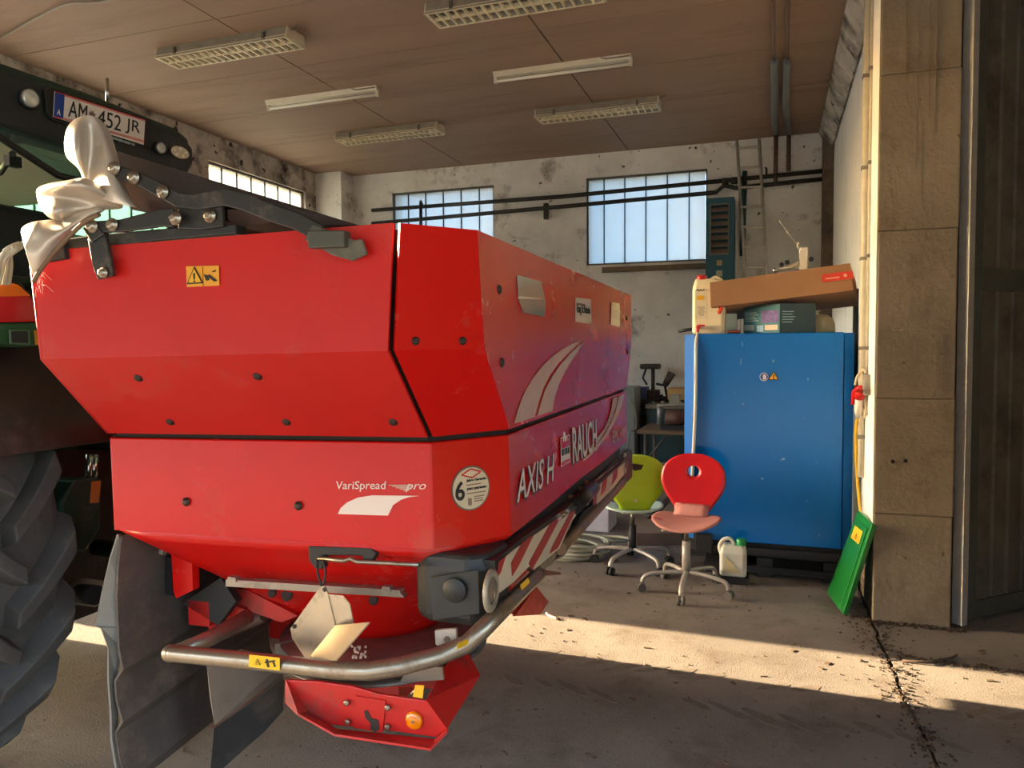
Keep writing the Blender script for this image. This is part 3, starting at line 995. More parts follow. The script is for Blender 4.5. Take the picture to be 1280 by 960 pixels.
def chair(name, label, loc, face, seat_m, back_m, base_m, wheel_m, hole, seat_h, post_m, phase=0.3, outline=None, under_m=None):
    t = thing(name, label, 'chair', loc)
    t.rotation_euler = (0, 0, face)
    # local frame: the sitter looks along -y
    def oval(cx, cy, rx, ry, n, a0=0):
        return [(cx + rx * math.cos(a0 + 2 * PI * i / n), cy + ry * math.sin(a0 + 2 * PI * i / n)) for i in range(n)]
    # seat shell: a rounded sheet, dished, with a lip in front
    g = MB()
    rings = []
    n = 32
    for k in (0.02, 0.3, 0.55, 0.78, 0.92, 1.0):
        r = []
        for i in range(n):
            a = 2 * PI * i / n
            x = 0.215 * k * math.copysign(abs(math.cos(a)) ** 0.8, math.cos(a))
            y = 0.20 * k * math.copysign(abs(math.sin(a)) ** 0.8, math.sin(a))
            z = seat_h + 0.022 * (x / 0.215) ** 2 - 0.03 * max(0, -y / 0.2) ** 3 + 0.0 * k
            r.append((x, y, z))
        rings.append(r)
    g.loft(rings, close=(True, False), smooth=True)
    g.build('seat', seat_m, t, local=True, solid=0.012)
    # backrest shell: flared outline swept on a curved sheet, with a round hole
    H = 0.40
    def half(z):
        q = z / H
        if outline == 'flare':
            return 0.085 + 0.0 * q if q < 0 else (0.095 + 0.085 * min(1, q / 0.45) ** 1.3 + (0.02 if q > 0.45 else 0.0) * min(1, (q - 0.45) / 0.2) if q < 0.75 else 0.20 * math.sqrt(max(0.0, 1 - ((q - 0.66) / 0.36) ** 2)) ** 0.9)
        return 0.105 if q < 0.06 else (0.105 + 0.108 * math.sin(min(1, (q - 0.06) / 0.52) * PI / 2) ** 1.15 if q < 0.6 else 0.213 * max(0.0, 1 - ((q - 0.6) / 0.405) ** 2.3) ** 0.5)
    def P(x, z, d=0):
        y = 0.17 + 0.05 * (z / H) + 0.03 * max(0, (0.08 - z) / 0.08) ** 2 * -1 - 0.25 * x * x
        return Vector((x, y, seat_h + 0.005 + z))
    nz_ = 34
    zs = [H * i / nz_ for i in range(nz_ + 1)]
    hz, hr = (0.285, 0.037) if hole else (None, 0)
    g = MB()
    nx = 8
    if not hole:
        rows = [[P(half(z) * (2 * j / nx - 1), z) for j in range(nx + 1)] for z in zs]
        g.loft(rows, close=(False, False), loop=False, smooth=True)
    else:
        N = 48
        outer_ = []
        # outline points by ray from the hole centre
        for i in range(N):
            a = 2 * PI * i / N
            dx_, dz_ = math.cos(a), math.sin(a)
            lo, hi = hr, 0.6
            for _ in range(40):
                m_ = (lo + hi) / 2
                x, z = dx_ * m_, hz + dz_ * m_
                inside = 0 <= z <= H and abs(x) <= half(z)
                if inside: lo = m_
                else: hi = m_
            outer_.append(lo)
        rings = []
        for k in range(9):
            f = k / 8
            rings.append([P(math.cos(2 * PI * i / N) * (hr + (outer_[i] - hr) * f), hz + math.sin(2 * PI * i / N) * (hr + (outer_[i] - hr) * f)) for i in range(N)])
        g.loft(rings, close=(False, False), smooth=True)
    g.build('backrest', back_m, t, local=True, solid=0.012)
    # neck bending from the seat into the backrest
    rows = []
    for i in range(7):
        a = (PI / 2) * i / 6
        rows.append([Vector((x, 0.10 + 0.045 * math.sin(a) + (0.0 if i < 6 else 0), seat_h + 0.012 + 0.05 * (1 - math.cos(a)))) for x in (-0.11, -0.06, 0, 0.06, 0.11)])
    rows.append([Vector((x, P(x, 0.06).y, seat_h + 0.075)) for x in (-0.108, -0.06, 0, 0.06, 0.108)])
    MB().loft(rows, close=(False, False), loop=False, smooth=True).build('seat_bend', seat_m, t, local=True, solid=0.012)
    # column and lever
    MB().cyl((0, 0, 0.13), (0, 0, seat_h - 0.13), 0.027, 16).build('column', post_m, t, local=True)
    MB().cyl((0, 0, seat_h - 0.13), (0, 0, seat_h - 0.02), 0.015, 12).build('gas_spring', M('spring_steel', (120, 116, 108), 0.3, 0.8), t, local=True)
    MB().box((0, 0, seat_h - 0.025), (0.16, 0.16, 0.02)).build('mounting_plate', M('plate_cream', (196, 186, 168), 0.5), t, local=True)
    MB().tube([(0.02, 0.0, seat_h - 0.045), (-0.10, -0.03, seat_h - 0.05), (-0.15, -0.04, seat_h - 0.07)], 0.007, 8).build('lever', M('lever_grey', (110, 106, 100), 0.5), t, local=True)
    for i in range(5):
        a = phase + 2 * PI * i / 5
        c, s_ = math.cos(a), math.sin(a)
        pts = [(0.02 * c, 0.02 * s_, 0.125), (0.12 * c, 0.12 * s_, 0.125), (0.24 * c, 0.24 * s_, 0.11), (0.275 * c, 0.275 * s_, 0.085), (0.28 * c, 0.28 * s_, 0.06)]
        lg = MB().tube(bez(pts, 4), 0.0165, 8, flat=0.8).build('leg', base_m, t, local=True)
        ox, oy = -s_, c
        cx_, cy_ = 0.285 * c, 0.285 * s_
        w = MB()
        for sd_ in (-1, 1):
            w.cyl((cx_ + ox * 0.006 * sd_, cy_ + oy * 0.006 * sd_, 0.028), (cx_ + ox * 0.024 * sd_, cy_ + oy * 0.024 * sd_, 0.028), 0.028, 14)
        w.cyl((cx_ - ox * 0.02, cy_ - oy * 0.02, 0.028), (cx_ + ox * 0.02, cy_ + oy * 0.02, 0.028), 0.009, 8)
        w.build('caster', wheel_m, lg, local=True)
    return t


red_ply = M('red_lacquer', (190, 16, 28), 0.35, var=0.08, vscale=6, coat=0.3)
red_dusty = M('red_dusty', (196, 134, 124), 0.8, var=0.14, vscale=7, dirt=((160, 30, 40), 0.2, 6))
chair('swivel_chair', 'red swivel chair with round hole in its backrest beside the cabinet', (-0.52, 4.88, 0), -0.12, red_dusty, red_ply, alu_grey, wheel_grey, True, 0.455, alu_grey, phase=-PI / 2 + 0.12)
lime = M('lime_lacquer', (176, 212, 20), 0.35, var=0.06, vscale=6, coat=0.25)
mint = M('mint_seat', (196, 214, 200), 0.5, var=0.05, vscale=6)
chair('swivel_chair', 'lime green swivel chair with pale seat, turned away, behind the spreader', (-0.945, 5.33, 0), PI + 0.28, mint, lime, alu_grey, wheel_black, False, 0.43, black_steel, phase=0.9)
gc = [o for o in scene.objects if o.name.startswith('swivel_chair')][-1]
MB().cyl((0.0, 0.20, 0.515), (0, 0.212, 0.515), 0.011, 12).build('back_screw', M('screw_pale', (214, 206, 190), 0.4), gc, local=True)
MB().prism([(-0.05, 0.235, 0.765), (0.03, 0.235, 0.775), (0.045, 0.235, 0.75), (0.01, 0.235, 0.725), (-0.035, 0.235, 0.735)], (0, -0.004, 0)).build('grip_hole', M('hole_dark', (52, 40, 34), 0.9), gc, local=True)

# jerrycan
jc = thing('jerrycan', 'translucent white jerrycan with green cap on the floor before the cabinet', 'canister', (-0.245, 5.19, 0))
hd = M('jerrycan_plastic', (206, 202, 186), 0.4, var=0.08, vscale=8)
b = MB()
rings = []
for z, k in ((0.045, 0.93), (0.06, 1), (0.20, 1), (0.235, 0.9), (0.25, 0.72)):
    rings.append([(-0.245 + x * k, 5.19 + y * k, z) for x, y in ((-0.085, -0.05), (-0.07, -0.068), (0.07, -0.068), (0.085, -0.05), (0.085, 0.05), (0.07, 0.068), (-0.07, 0.068), (-0.085, 0.05))])
b.loft(rings)
b.build('body', hd, jc, bevel=0.008)
MB().tube(bez([(-0.32, 5.19, 0.17), (-0.335, 5.19, 0.225), (-0.31, 5.19, 0.275), (-0.265, 5.19, 0.285), (-0.24, 5.19, 0.25)], 5), 0.013, 8).build('handle', hd, jc)
MB().lathe([(0.03, 0), (0.032, 0.006), (0.032, 0.035), (0.028, 0.04)], (-0.195, 5.19, 0.25), n=18).build('cap', M('cap_green', (30, 150, 80), 0.4), jc)
lb = MB().prism([(-0.305, 5.1205, 0.075), (-0.19, 5.1205, 0.075), (-0.29, 5.1205, 0.185)], (0, -0.002, 0)).build('label', M('label_old', (206, 186, 140), 0.6), jc)
MB().span((-0.345, 5.11, 0.0), (-0.145, 5.27, 0.045)).build('drip_tray', black_steel, jc)

# green board leaning on the pier
gmat = M('board_green', (20, 116, 44), 0.35, var=0.12, vscale=4, coat=0.2)
c0 = Vector((0.325, 4.90, 0.012)); c1 = Vector((0.405, 4.72, 0.012)); c2 = Vector((0.533, 4.66, 0.60)); c3 = Vector((0.47, 4.86, 0.66))
c0, c1, c3, c2 = Vector(W(1033, 741, 2, 0.015)), Vector(W(1053, 768, 2, 0.015)), Vector(W(1072, 638, 0, 0.487)), Vector(W(1090, 655, 0, 0.53))
gb = thing('green_board', 'green painted sheet-metal cover leaning on the foot of the pier', 'board', (c0 + c1) / 2)
nrm = unit((c1 - c0).cross(c3 - c0))
if nrm.y > 0 and nrm.x > 0:
    nrm = -nrm
if nrm.x > 0:
    nrm = -nrm
MB().prism([c0, c1, c2, c3], -nrm * 0.03).build('sheet', gmat, gb, bevel=0.006)


def on_board(s_, t_):
    return c0.lerp(c1, s_).lerp(c3.lerp(c2, s_), t_)


MB().prism([on_board(0.12, 0.05) + nrm * 0.001, on_board(0.88, 0.05) + nrm * 0.001, on_board(0.88, 0.93) + nrm * 0.001, on_board(0.12, 0.93) + nrm * 0.001], nrm * 0.006).build('raised_field', gmat, gb, bevel=0.004)
st = MB().prism([on_board(0.25, 0.72) + nrm * 0.008, on_board(0.75, 0.73) + nrm * 0.008, on_board(0.75, 0.87) + nrm * 0.008, on_board(0.25, 0.86) + nrm * 0.008], nrm * 0.001).build('warning_sticker', yl, gb)
tri_sign(on_board(0.5, 0.775) + nrm * 0.009, on_board(1, 0.8) - on_board(0, 0.8), on_board(0.5, 1) - on_board(0.5, 0), 0.022, st, name='sign_mark')

# conduits, socket, plug and yellow cable on the pier's left face
duct = M('pvc_duct', (206, 196, 172), 0.5, var=0.12, vscale=10)
XF = 0.541
for y, r, z0, z1, lb, mm in ((5.12, 0.020, 0.75, 3.95, 'thicker pale conduit tube up the left face of the pier', duct), (4.98, 0.009, 1.15, 3.95, 'thin pale conduit tube nearest the pier front edge', duct)):
    t = thing('wall_conduit', lb, 'conduit', (XF - r, y, z0))
    MB().cyl((XF - r - 0.004, y, z0), (XF - r - 0.004, y, z1), r, 10).build('tube', mm, t)
    for z in (1.0, 1.55, 2.1, 2.65, 3.2, 3.75):
        if z > z0:
            MB().box((XF - r - 0.002, y, z), (2 * r + 0.008, 2 * r + 0.014, 0.02)).build('clip', M('clip_grey', (130, 122, 106), 0.5, 0.3), t)
t = thing('power_socket', 'grey socket box with wired hooks on the left face of the pier', 'socket', (XF, 4.97, 1.36))
MB().box((XF - 0.02, 4.90, 1.335), (0.04, 0.09, 0.12)).build('box', M('socket_grey', (150, 144, 130), 0.5, var=0.1, vscale=20), t, bevel=0.006)
wire = M('wire_cream', (204, 190, 156), 0.5)
MB().tube(bez([(XF - 0.02, 4.92, 1.40), (XF - 0.03, 5.02, 1.42), (XF - 0.05, 5.12, 1.38), (XF - 0.06, 5.16, 1.32)], 5), 0.008, 6).build('lead', wire, t)
MB().tube(bez([(XF - 0.02, 4.94, 1.27), (XF - 0.03, 5.0, 1.28), (XF - 0.03, 5.02, 1.22), (XF - 0.02, 4.98, 1.16), (XF - 0.02, 5.06, 1.12)], 5), 0.006, 6).build('lead', wire, t)
MB().tube([(XF - 0.025, 5.06, 1.43), (XF - 0.025, 5.06, 1.13)], 0.006, 6).build('lead', wire, t)
pg = thing('power_plug', 'red and white three-phase plug hanging on the pier', 'plug', W(1073, 500, 0, 0.49))
p = [Vector(W(1075, 485, 0, 0.488)), Vector(W(1074, 497, 0, 0.488)), Vector(W(1073, 512, 0, 0.488)), Vector(W(1072, 522, 0, 0.488))]
MB().cyl(p[0], p[1], 0.03, 14).build('red_head', red_plastic, pg)
MB().tube([p[1], p[2], p[3]], [0.026, 0.024, 0.012], 12).build('white_grip', M('plug_white', (220, 214, 200), 0.4), pg)
MB().tube([W(1075, 484, 0, 0.47), W(1067, 489, 0, 0.455), W(1066, 505, 0, 0.455)], 0.011, 8).build('red_flap', red_plastic, pg)
yc = MB().tube(bez([p[3], W(1070, 535, 0, 0.488), W(1070, 560, 0, 0.49), W(1071, 590, 0, 0.50), W(1073, 615, 0, 0.51), W(1075, 640, 0, 0.515), W(1074, 680, 0, 0.515)], 5), 0.0095, 8)
tag(yc.build('yellow_cable', M('cable_yellow', (226, 176, 20), 0.45)), 'yellow cable hanging from the plug behind the green board', 'cable')
tag(MB().tube([(XR - 0.03, 6.3, 1.2), (XR - 0.03, 6.3, 2.0)], 0.02, 8).build('dark_hose', black_steel), 'short black hose against the right wall behind the cabinet', 'hose')

# ================================================================== WORKBENCH AREA AT THE BACK
bench_dark = M('bench_dark', (46, 42, 38), 0.7, var=0.2, vscale=8)
bench_top = M('bench_top', (104, 84, 66), 0.8, var=0.2, vscale=6)
wb = thing('workbench', 'dark workbench with shelf along the back wall', 'workbench', (-1.6, 9.0, 0))
MB().span((-2.9, 8.7, 0.92), (-0.4, 9.36, 0.97)).build('top', bench_dark, wb)
MB().span((-2.9, 8.75, 0.72), (-0.4, 9.36, 0.75)).build('shelf', bench_dark, wb)
for x in (-2.85, -1.65, -0.45):
    for y in (8.75, 9.3):
        MB().span((x - 0.03, y - 0.03, 0), (x + 0.03, y + 0.03, 0.92)).build('leg', bench_dark, wb)
MB().span((-2.9, 9.32, 0.1), (-0.4, 9.36, 0.95)).build('back_board', M('bench_back', (34, 40, 40), 0.8), wb)
# things on the shelf/bench (z tops around 1.0)
def bx(name, label, cat, q0, q1, Y, dpt, m, bevel=0.004, zfix=None):
    a, b = W(*q0, 1, Y), W(*q1, 1, Y)
    z0 = zfix if zfix is not None else min(a[2], b[2])
    o = MB().span((a[0], Y, z0), (b[0], Y + dpt, max(a[2], b[2]))).build(name, m, bevel=bevel)
    return tag(o, label, cat)


bx('tool_case', 'blue tool case on the workbench behind the spreader', 'case', (797, 495), (808, 484), 8.75, 0.2, M('case_blue', (48, 60, 110), 0.5), zfix=0.97)
bx('tool_case', 'black tool case with red clips on the workbench', 'case', (809, 496), (822, 488), 8.75, 0.2, M('case_black', (30, 26, 28), 0.5), zfix=0.97)
bx('carton', 'tan cardboard carton on the workbench beside the blue cabinet', 'box', (834, 504), (856, 486), 8.72, 0.35, M('carton_tan', (196, 156, 100), 0.8), zfix=0.97)
bx('steel_cupboard', 'grey steel cupboard at the back, half hidden by the spreader', 'cupboard', (762, 560), (793, 484), 8.2, 0.4, M('cupboard_grey', (120, 124, 124), 0.5, var=0.08, vscale=5), zfix=0.0)
# drill press like stand on the wall
ds = thing('drill_stand', 'small drill stand with round head on the workbench', 'tool', W(815, 485, 1, 9.1))
zb = 0.97
c = Vector(W(813, 458, 1, 9.1))
MB().lathe([(0.12, -0.03), (0.13, 0), (0.12, 0.03)], c, n=20).build('head', M('drill_grey', (74, 66, 60), 0.5, 0.3, var=0.2, vscale=12), ds)
MB().cyl((c.x + 0.03, c.y, zb), (c.x + 0.03, c.y, c.z), 0.022, 10).build('column', M('drill_grey', (74, 66, 60), 0.5, 0.3), ds)
MB().tube([(c.x - 0.05, c.y, c.z - 0.02), (c.x - 0.09, c.y, c.z - 0.14), (c.x - 0.04, c.y, c.z - 0.22)], 0.012, 8).build('lever', black_steel, ds)
MB().span((c.x - 0.12, c.y - 0.1, zb), (c.x + 0.14, c.y + 0.1, zb + 0.03)).build('foot', black_steel, ds)
sp = thing('spray_gun', 'dark spray gun standing upright on the workbench', 'tool', (W(835, 470, 1, 9.0)[0], 9.0, 0.97))
a, b = Vector(W(831, 482, 1, 9.0)), Vector(W(840, 466, 1, 9.0))
MB().tube([a, b], [0.035, 0.05], 12).build('cup', M('gun_grey', (70, 66, 62), 0.4, 0.4), sp)
MB().tube([(a.x + 0.03, 9.0, 0.97), a, (a.x - 0.1, 9.0, a.z + 0.02)], 0.016, 8).build('body', black_steel, sp)
# table in front
tt = thing('work_table', 'brown topped work table with folding legs behind the chairs', 'table', (-1.1, 7.6, 0))
MB().span((-1.27, 7.42, 0.715), (-0.45, 8.2, 0.75)).build('top', bench_top, tt, bevel=0.004)
tube_steel = M('leg_steel', (92, 84, 76), 0.5, 0.4)
for x in (-1.2, -0.62):
    for y in (7.5, 8.1):
        MB().cyl((x, y, 0), (x, y, 0.715), 0.018, 8).build('leg', tube_steel, tt)
MB().cyl((-1.2, 7.5, 0.42), (-0.62, 7.5, 0.42), 0.012, 8).build('stretcher', tube_steel, tt)
MB().cyl((-1.19, 7.5, 0.45), (-0.98, 7.5, 0.71), 0.010, 8).build('brace', tube_steel, tt)
MB().cyl((-0.63, 7.5, 0.45), (-0.84, 7.5, 0.71), 0.010, 8).build('brace', tube_steel, tt)
mo = thing('small_motor', 'rusty small motor with grey frame on the work table', 'motor', (-0.95, 7.7, 0.75))
MB().span((-1.06, 7.55, 0.75), (-0.72, 7.8, 0.79)).build('base_plate', black_steel, mo)
MB().cyl((-1.02, 7.65, 0.87), (-0.80, 7.65, 0.87), 0.075, 16).build('motor_body', M('motor_rust', (92, 62, 52), 0.6, 0.2, var=0.2, vscale=14), mo)
MB().cyl((-1.08, 7.65, 0.79), (-1.08, 7.65, 1.0), 0.03, 12).build('filter', M('filter_grey', (140, 140, 140), 0.4, 0.4), mo)
MB().tube(bez([(-1.1, 7.6, 0.98), (-0.9, 7.6, 1.0), (-0.74, 7.6, 1.0), (-0.69, 7.6, 0.95), (-0.69, 7.6, 0.79)], 5), 0.014, 8).build('handle_bar', M('bar_grey', (150, 144, 132), 0.45, 0.4), mo)
MB().box((-0.93, 7.62, 1.05), (0.1, 0.08, 0.10)).build('tank', M('tank_grey', (130, 124, 112), 0.5), mo)
# second, lower bench with teal box beside
tx = thing('teal_machine', 'dark teal machine housing below the bench, behind the work table', 'machine', (-1.0, 8.5, 0))
MB().span((-1.33, 8.35, 0.0), (-0.55, 8.69, 0.90)).build('housing', M('machine_teal', (26, 58, 60), 0.5, var=0.15, vscale=5), tx, bevel=0.01)
MB().span((-1.33, 8.3, 0.90), (-0.5, 8.69, 0.94)).build('lid', M('machine_lid', (110, 104, 92), 0.6), tx)
pr = random.Random(11)
for i in range(7):
    x, y = -1.26 + 0.10 * i, 8.36 + 0.1 * pr.random()
    a = pr.random() * PI
    o = MB().tube([(x - 0.05 * math.cos(a), y - 0.03 * math.sin(a), 0.958), (x + 0.05 * math.cos(a), y + 0.03 * math.sin(a), 0.958)], 0.016, 6).build('metal_fitting', M('fitting_pale', (170, 160, 140), 0.4, 0.4))
    tag(o, 'pale metal fitting on the teal machine lid, %s from the left' % ('first', 'second', 'third', 'fourth', 'fifth', 'sixth', 'last')[i], 'fitting', 'metal fittings on the teal machine')
tag(MB().tube(bez([W(779, 485, 1, 8.1), W(792, 508, 1, 7.9), W(795, 535, 1, 7.6), (-1.36, 7.5, 0.70), (-1.38, 7.5, 0.35), (-1.3, 7.45, 0.02)], 6), 0.012, 6).build('air_hose', M('hose_grey', (116, 110, 104), 0.5)), 'grey hose arching from the steel cupboard down past the work table', 'hose')
# planks and clutter behind the chairs
tag(MB().box((-0.92, 6.2, 0.05), (0.36, 0.5, 0.1), Matrix.Rotation(0.3, 3, 'Z')).build('wood_block', M('block_wood', (136, 112, 92), 0.8, var=0.15, vscale=6), bevel=0.004), 'pale wooden block on the floor behind the lime green chair', 'block')
tag(MB().box((-0.86, 6.60, 0.24), (0.05, 0.05, 0.62), Matrix.Rotation(0.7, 3, 'Y')).build('wood_bar', M('bar_wood', (72, 60, 52), 0.8)), 'dark bar leaning over the wooden block between the chairs', 'bar')
tag(MB().box((-1.2, 8.0, 0.06), (0.5, 0.3, 0.12)).build('floor_plank', M('plank_grey', (120, 108, 96), 0.8, var=0.15, vscale=8)), 'low grey plank stack under the work table', 'plank')
# polystyrene box and hose coil
pb = thing('foam_box', 'white polystyrene box on the floor behind the spreader', 'box', (-1.42, 6.35, 0))
foam = M('polystyrene', (206, 200, 204), 0.8, var=0.05, vscale=14, speck=((150, 140, 140), 0.4, 30))
MB().span((-1.68, 6.25, 0.0), (-1.31, 6.6, 0.30)).build('box', foam, pb, bevel=0.008)
MB().span((-1.70, 6.23, 0.30), (-1.29, 6.62, 0.345)).build('lid', foam, pb, bevel=0.008)
hc = MB()
rh = random.Random(4)
for i in range(7):
    cxh, cyh = -1.42 + 0.04 * rh.uniform(-1, 1), 5.52 + 0.03 * rh.uniform(-1, 1)
    rr = 0.235 + 0.04 * rh.uniform(-1, 1)
    ph = rh.uniform(0, 6)
    z0 = 0.012 + 0.017 * i
    hc.tube([(cxh + rr * (1 + 0.05 * math.sin(2 * a + ph)) * math.cos(a), cyh + rr * 0.85 * math.sin(a), z0 + 0.008 * math.sin(a + ph)) for a in [2 * PI * k / 36 for k in range(36)]], 0.0105, 7, closed=True)
hc.tube(bez([(-1.2, 5.55, 0.1), (-1.06, 5.66, 0.09), (-1.02, 5.86, 0.05), (-1.18, 6.06, 0.02), (-1.4, 6.05, 0.012)], 6), 0.0105, 7)
tag(hc.build('hose_coil', M('hose_pale', (170, 172, 150), 0.45)), 'coil of pale green garden hose on the floor behind the spreader', 'hose')

# ================================================================== THE SPREADER (local frame: u to the rear, v along the hopper, w up)
paint = M('spreader_red', (202, 18, 12), 0.26, 0.0, var=0.05, vscale=2.5, dirt=((190, 70, 58), 0.12, 3.5, 0.5), spec=0.28)
paint_dusty = M('spreader_red_dusty', (196, 26, 22), 0.42, 0.0, var=0.06, vscale=3, dirt=((190, 76, 66), 0.28, 2.2, 0.6), spec=0.35)
paint_low = M('spreader_red_low', (190, 30, 24), 0.4, var=0.08, vscale=5, dirt=((120, 60, 48), 0.3, 5, 0.7))
seam_dark = M('seam_dark', (40, 26, 22), 0.8)
bolt_dark = M('bolt_dark', (58, 46, 40), 0.5, 0.5)
steel = M('bare_steel', (158, 146, 128), 0.34, 0.85, var=0.15, vscale=9, dirt=((110, 90, 72), 0.35, 9, 0.6))
steel_plate = M('plate_steel', (150, 138, 124), 0.42, 0.6, var=0.18, vscale=6, dirt=((104, 88, 74), 0.35, 6, 0.7))
rubber = M('mud_rubber', (44, 42, 40), 0.75, var=0.25, vscale=5, dirt=((86, 76, 66), 0.35, 5), bump=0.1)
plastic_dark = M('casing_black', (40, 40, 38), 0.5, var=0.15, vscale=6, dirt=((90, 76, 64), 0.25, 5, 0.7))
decal = M('decal_silver', (206, 170, 148), 0.45, var=0.05, vscale=20)
decal_white = M('decal_white', (232, 214, 200), 0.45)
tin = M('scoop_tin', (186, 170, 146), 0.32, 0.8, var=0.12, vscale=9, dirt=((130, 112, 92), 0.3, 10, 0.6))

sp_root = thing('fertilizer_spreader', 'red mounted fertilizer spreader hitched behind the tractor', 'spreader', tuple(SO))
sp_root.matrix_basis = Matrix(((SB[0][0], SB[1][0], SB[2][0], SO[0]), (SB[0][1], SB[1][1], SB[2][1], SO[1]), (SB[0][2], SB[1][2], SB[2][2], SO[2]), (0, 0, 0, 1)))
VC = 0.02      # middle of the hopper along v


def P_(mb, name, m, parent=None, **k):
    return mb.build(name, m, sp_root if parent is None else parent, local=True, **k)


def ring(w, rv, ev, u0=0.0, u1=-1.29, cu=0.145):
    return [(u0, VC - rv, w), (u0, VC + rv, w), (u0 - cu, VC + ev, w), (u1 + cu, VC + ev, w), (u1, VC + rv, w), (u1, VC - rv, w), (u1 + cu, VC - ev, w), (u0 - cu, VC - ev, w)]


LO = dict(rv=1.02, ev=1.205)
UP = dict(rv=1.205, ev=1.405)
# lower hopper: vertical belt
P_(MB().loft([ring(1.068, **LO), ring(1.336, **LO)], close=(False, True)), 'hopper_belt', paint, bevel=0.004)
P_(MB().loft([ring(1.33, 1.005, 1.19, -0.012, -1.278), ring(1.35, 1.005, 1.19, -0.012, -1.278)]), 'hopper_seam', seam_dark)

# two funnels
def resample(pts, c, n):
    out = []
    for i in range(n):
        a = 2 * PI * i / n + PI / n
        d = Vector((math.cos(a), math.sin(a)))
        best = None
        for j in range(len(pts)):
            p, q = Vector(pts[j][:2]) - c, Vector(pts[(j + 1) % len(pts)][:2]) - c
            e_ = q - p
            den = d.x * e_.y - d.y * e_.x
            if abs(den) < 1e-9:
                continue
            t_ = (p.x * e_.y - p.y * e_.x) / den
            s_ = (p.x * d.y - p.y * d.x) / den
            if t_ > 0 and -1e-6 <= s_ <= 1 + 1e-6 and (best is None or t_ < best):
                best = t_
        out.append(c + d * (best or 0.1))
    return out


for sgn in (-1, 1):
    R0 = ring(1.068, **LO)
    half = [p for p in R0 if (p[1] - VC) * sgn > 0]
    half = [(0.0, VC)] + [(p[0], p[1]) for p in half] + [(-1.29, VC)] if sgn < 0 else half
    if sgn > 0:
        half = [(0.0, VC), R0[1][:2], R0[2][:2], R0[3][:2], R0[4][:2], (-1.29, VC)]
    else:
        half = [(0.0, VC), R0[0][:2], R0[7][:2], R0[6][:2], R0[5][:2], (-1.29, VC)]
    cc = Vector((-0.60, VC + sgn * 0.62))
    N = 64
    o0 = resample(half, cc, N)
    rings = []
    for i in range(10):
        f = i / 9.0
        w = 1.069 - f * 0.385
        r = []
        for k in range(N):
            a = 2 * PI * k / N + PI / N
            circ = cc + Vector((math.cos(a), math.sin(a))) * 0.235
            g = f if f < 1 else 1
            blend = min(1.0, f * 1.02)
            p = o0[k].lerp(circ, blend)
            r.append((p.x, p.y, w))
        rings.append(r)
    rings.append([(cc.x + math.cos(2 * PI * k / N + PI / N) * 0.215, cc.y + math.sin(2 * PI * k / N + PI / N) * 0.215, 0.655) for k in range(N)])
    P_(MB().loft(rings, close=(True, True), smooth=True), 'hopper_funnel', paint)

# upper hopper: core, separate skins with an open seam
P_(MB().loft([ring(1.346, 1.0, 1.185, -0.02, -1.27), ring(1.566, 1.185, 1.385, -0.02, -1.27), ring(1.838, 1.215, 1.385, -0.02, -1.27)]), 'hopper_core', seam_dark)  # dark filler inside; top raised to keep sun off the seam
RS, RF, RT = ring(1.352, **LO), ring(1.567, **UP), ring(1.845, 1.235, 1.405, cu=0.123)


def skin(name, idx, gap_a=0.0, gap_b=0.0, m=paint):
    """A sheet over consecutive corners of the three outlines, drawn back at its ends by a gap; 8 mm thick."""
    rows = []
    for Rr in (RS, RF, RT):
        pts = [Vector(Rr[i]) for i in idx]
        pts[0] = pts[0] + unit(pts[1] - pts[0]) * gap_a
        pts[-1] = pts[-1] + unit(pts[-2] - pts[-1]) * gap_b
        rows.append(pts)
    o = P_(MB().loft(rows, close=(False, False), loop=False), name, m, solid=0.008)
    return o


near_end = skin('end_panel', [6, 7], 0.0, 0.007, paint_dusty)
rear_near = skin('rear_panel', [7, 0, 1, 2], 0.007, 0.007, paint)
skin('end_panel', [2, 3], 0.007, 0.0, paint_dusty)
skin('front_panel', [3, 4, 5, 6], 0.0, 0.0, plastic_dark)  # hidden side, coloured black to keep red bounce light off the tractor
# rolled rim of the end panel on its tractor side
e_ = [Vector(RS[6]), Vector(RF[6]), Vector(RT[6])]
P_(MB().tube([p + Vector((-0.004, 0, 0)) for p in e_], 0.006, 8), 'panel_rim', paint_dusty)

# bolts
def end_at(px, py, v=VC - 1.405 - 0.005):
    return Vector(S(px, py, 1, v))


bn = Vector((0, -1, 0))
slope_n = unit((Vector(RF[6]) - Vector(RS[6])).cross(Vector(RS[7]) - Vector(RS[6])))
if slope_n.y > 0:
    slope_n = -slope_n


def on_plane(px, py, p0, n):
    d = Vector(tuple(SB @ ray(px, py)))
    o = Vector(tuple(SE))
    return o + d * ((Vector(p0) - o).dot(n) / d.dot(n))


def bolt(p, n, r=0.009, parent=None):
    P_(MB().lathe([(r * 1.35, 0.0), (r * 1.35, 0.002), (r, 0.0025), (r, 0.006), (r * 0.6, 0.007)], p + n * 0.0035, n, n=10), 'bolt', bolt_dark, parent)


for q in ((174, 471), (323, 469), (214, 526), (359, 526), (492, 526)):
    bolt(on_plane(*q, RS[6], slope_n), slope_n)
for q in ((234, 627), (374, 632)):
    bolt(Vector(S(*q, 1, VC - 1.205)) , bn)
ch_n = unit((Vector(RF[0]) - Vector(RF[7])).cross(Vector((0, 0, 1))))
if ch_n.y > 0:
    ch_n = -ch_n
for q in ((514, 349), (518, 426), (577, 426)):
    bolt(on_plane(*q, RF[7], ch_n), ch_n, 0.008)
un = Vector((1, 0, 0))
for q in ((622, 362), (625, 453), (782, 398), (783, 440)):
    bolt(Vector(S(*q, 0, 0)) , un, 0.010)

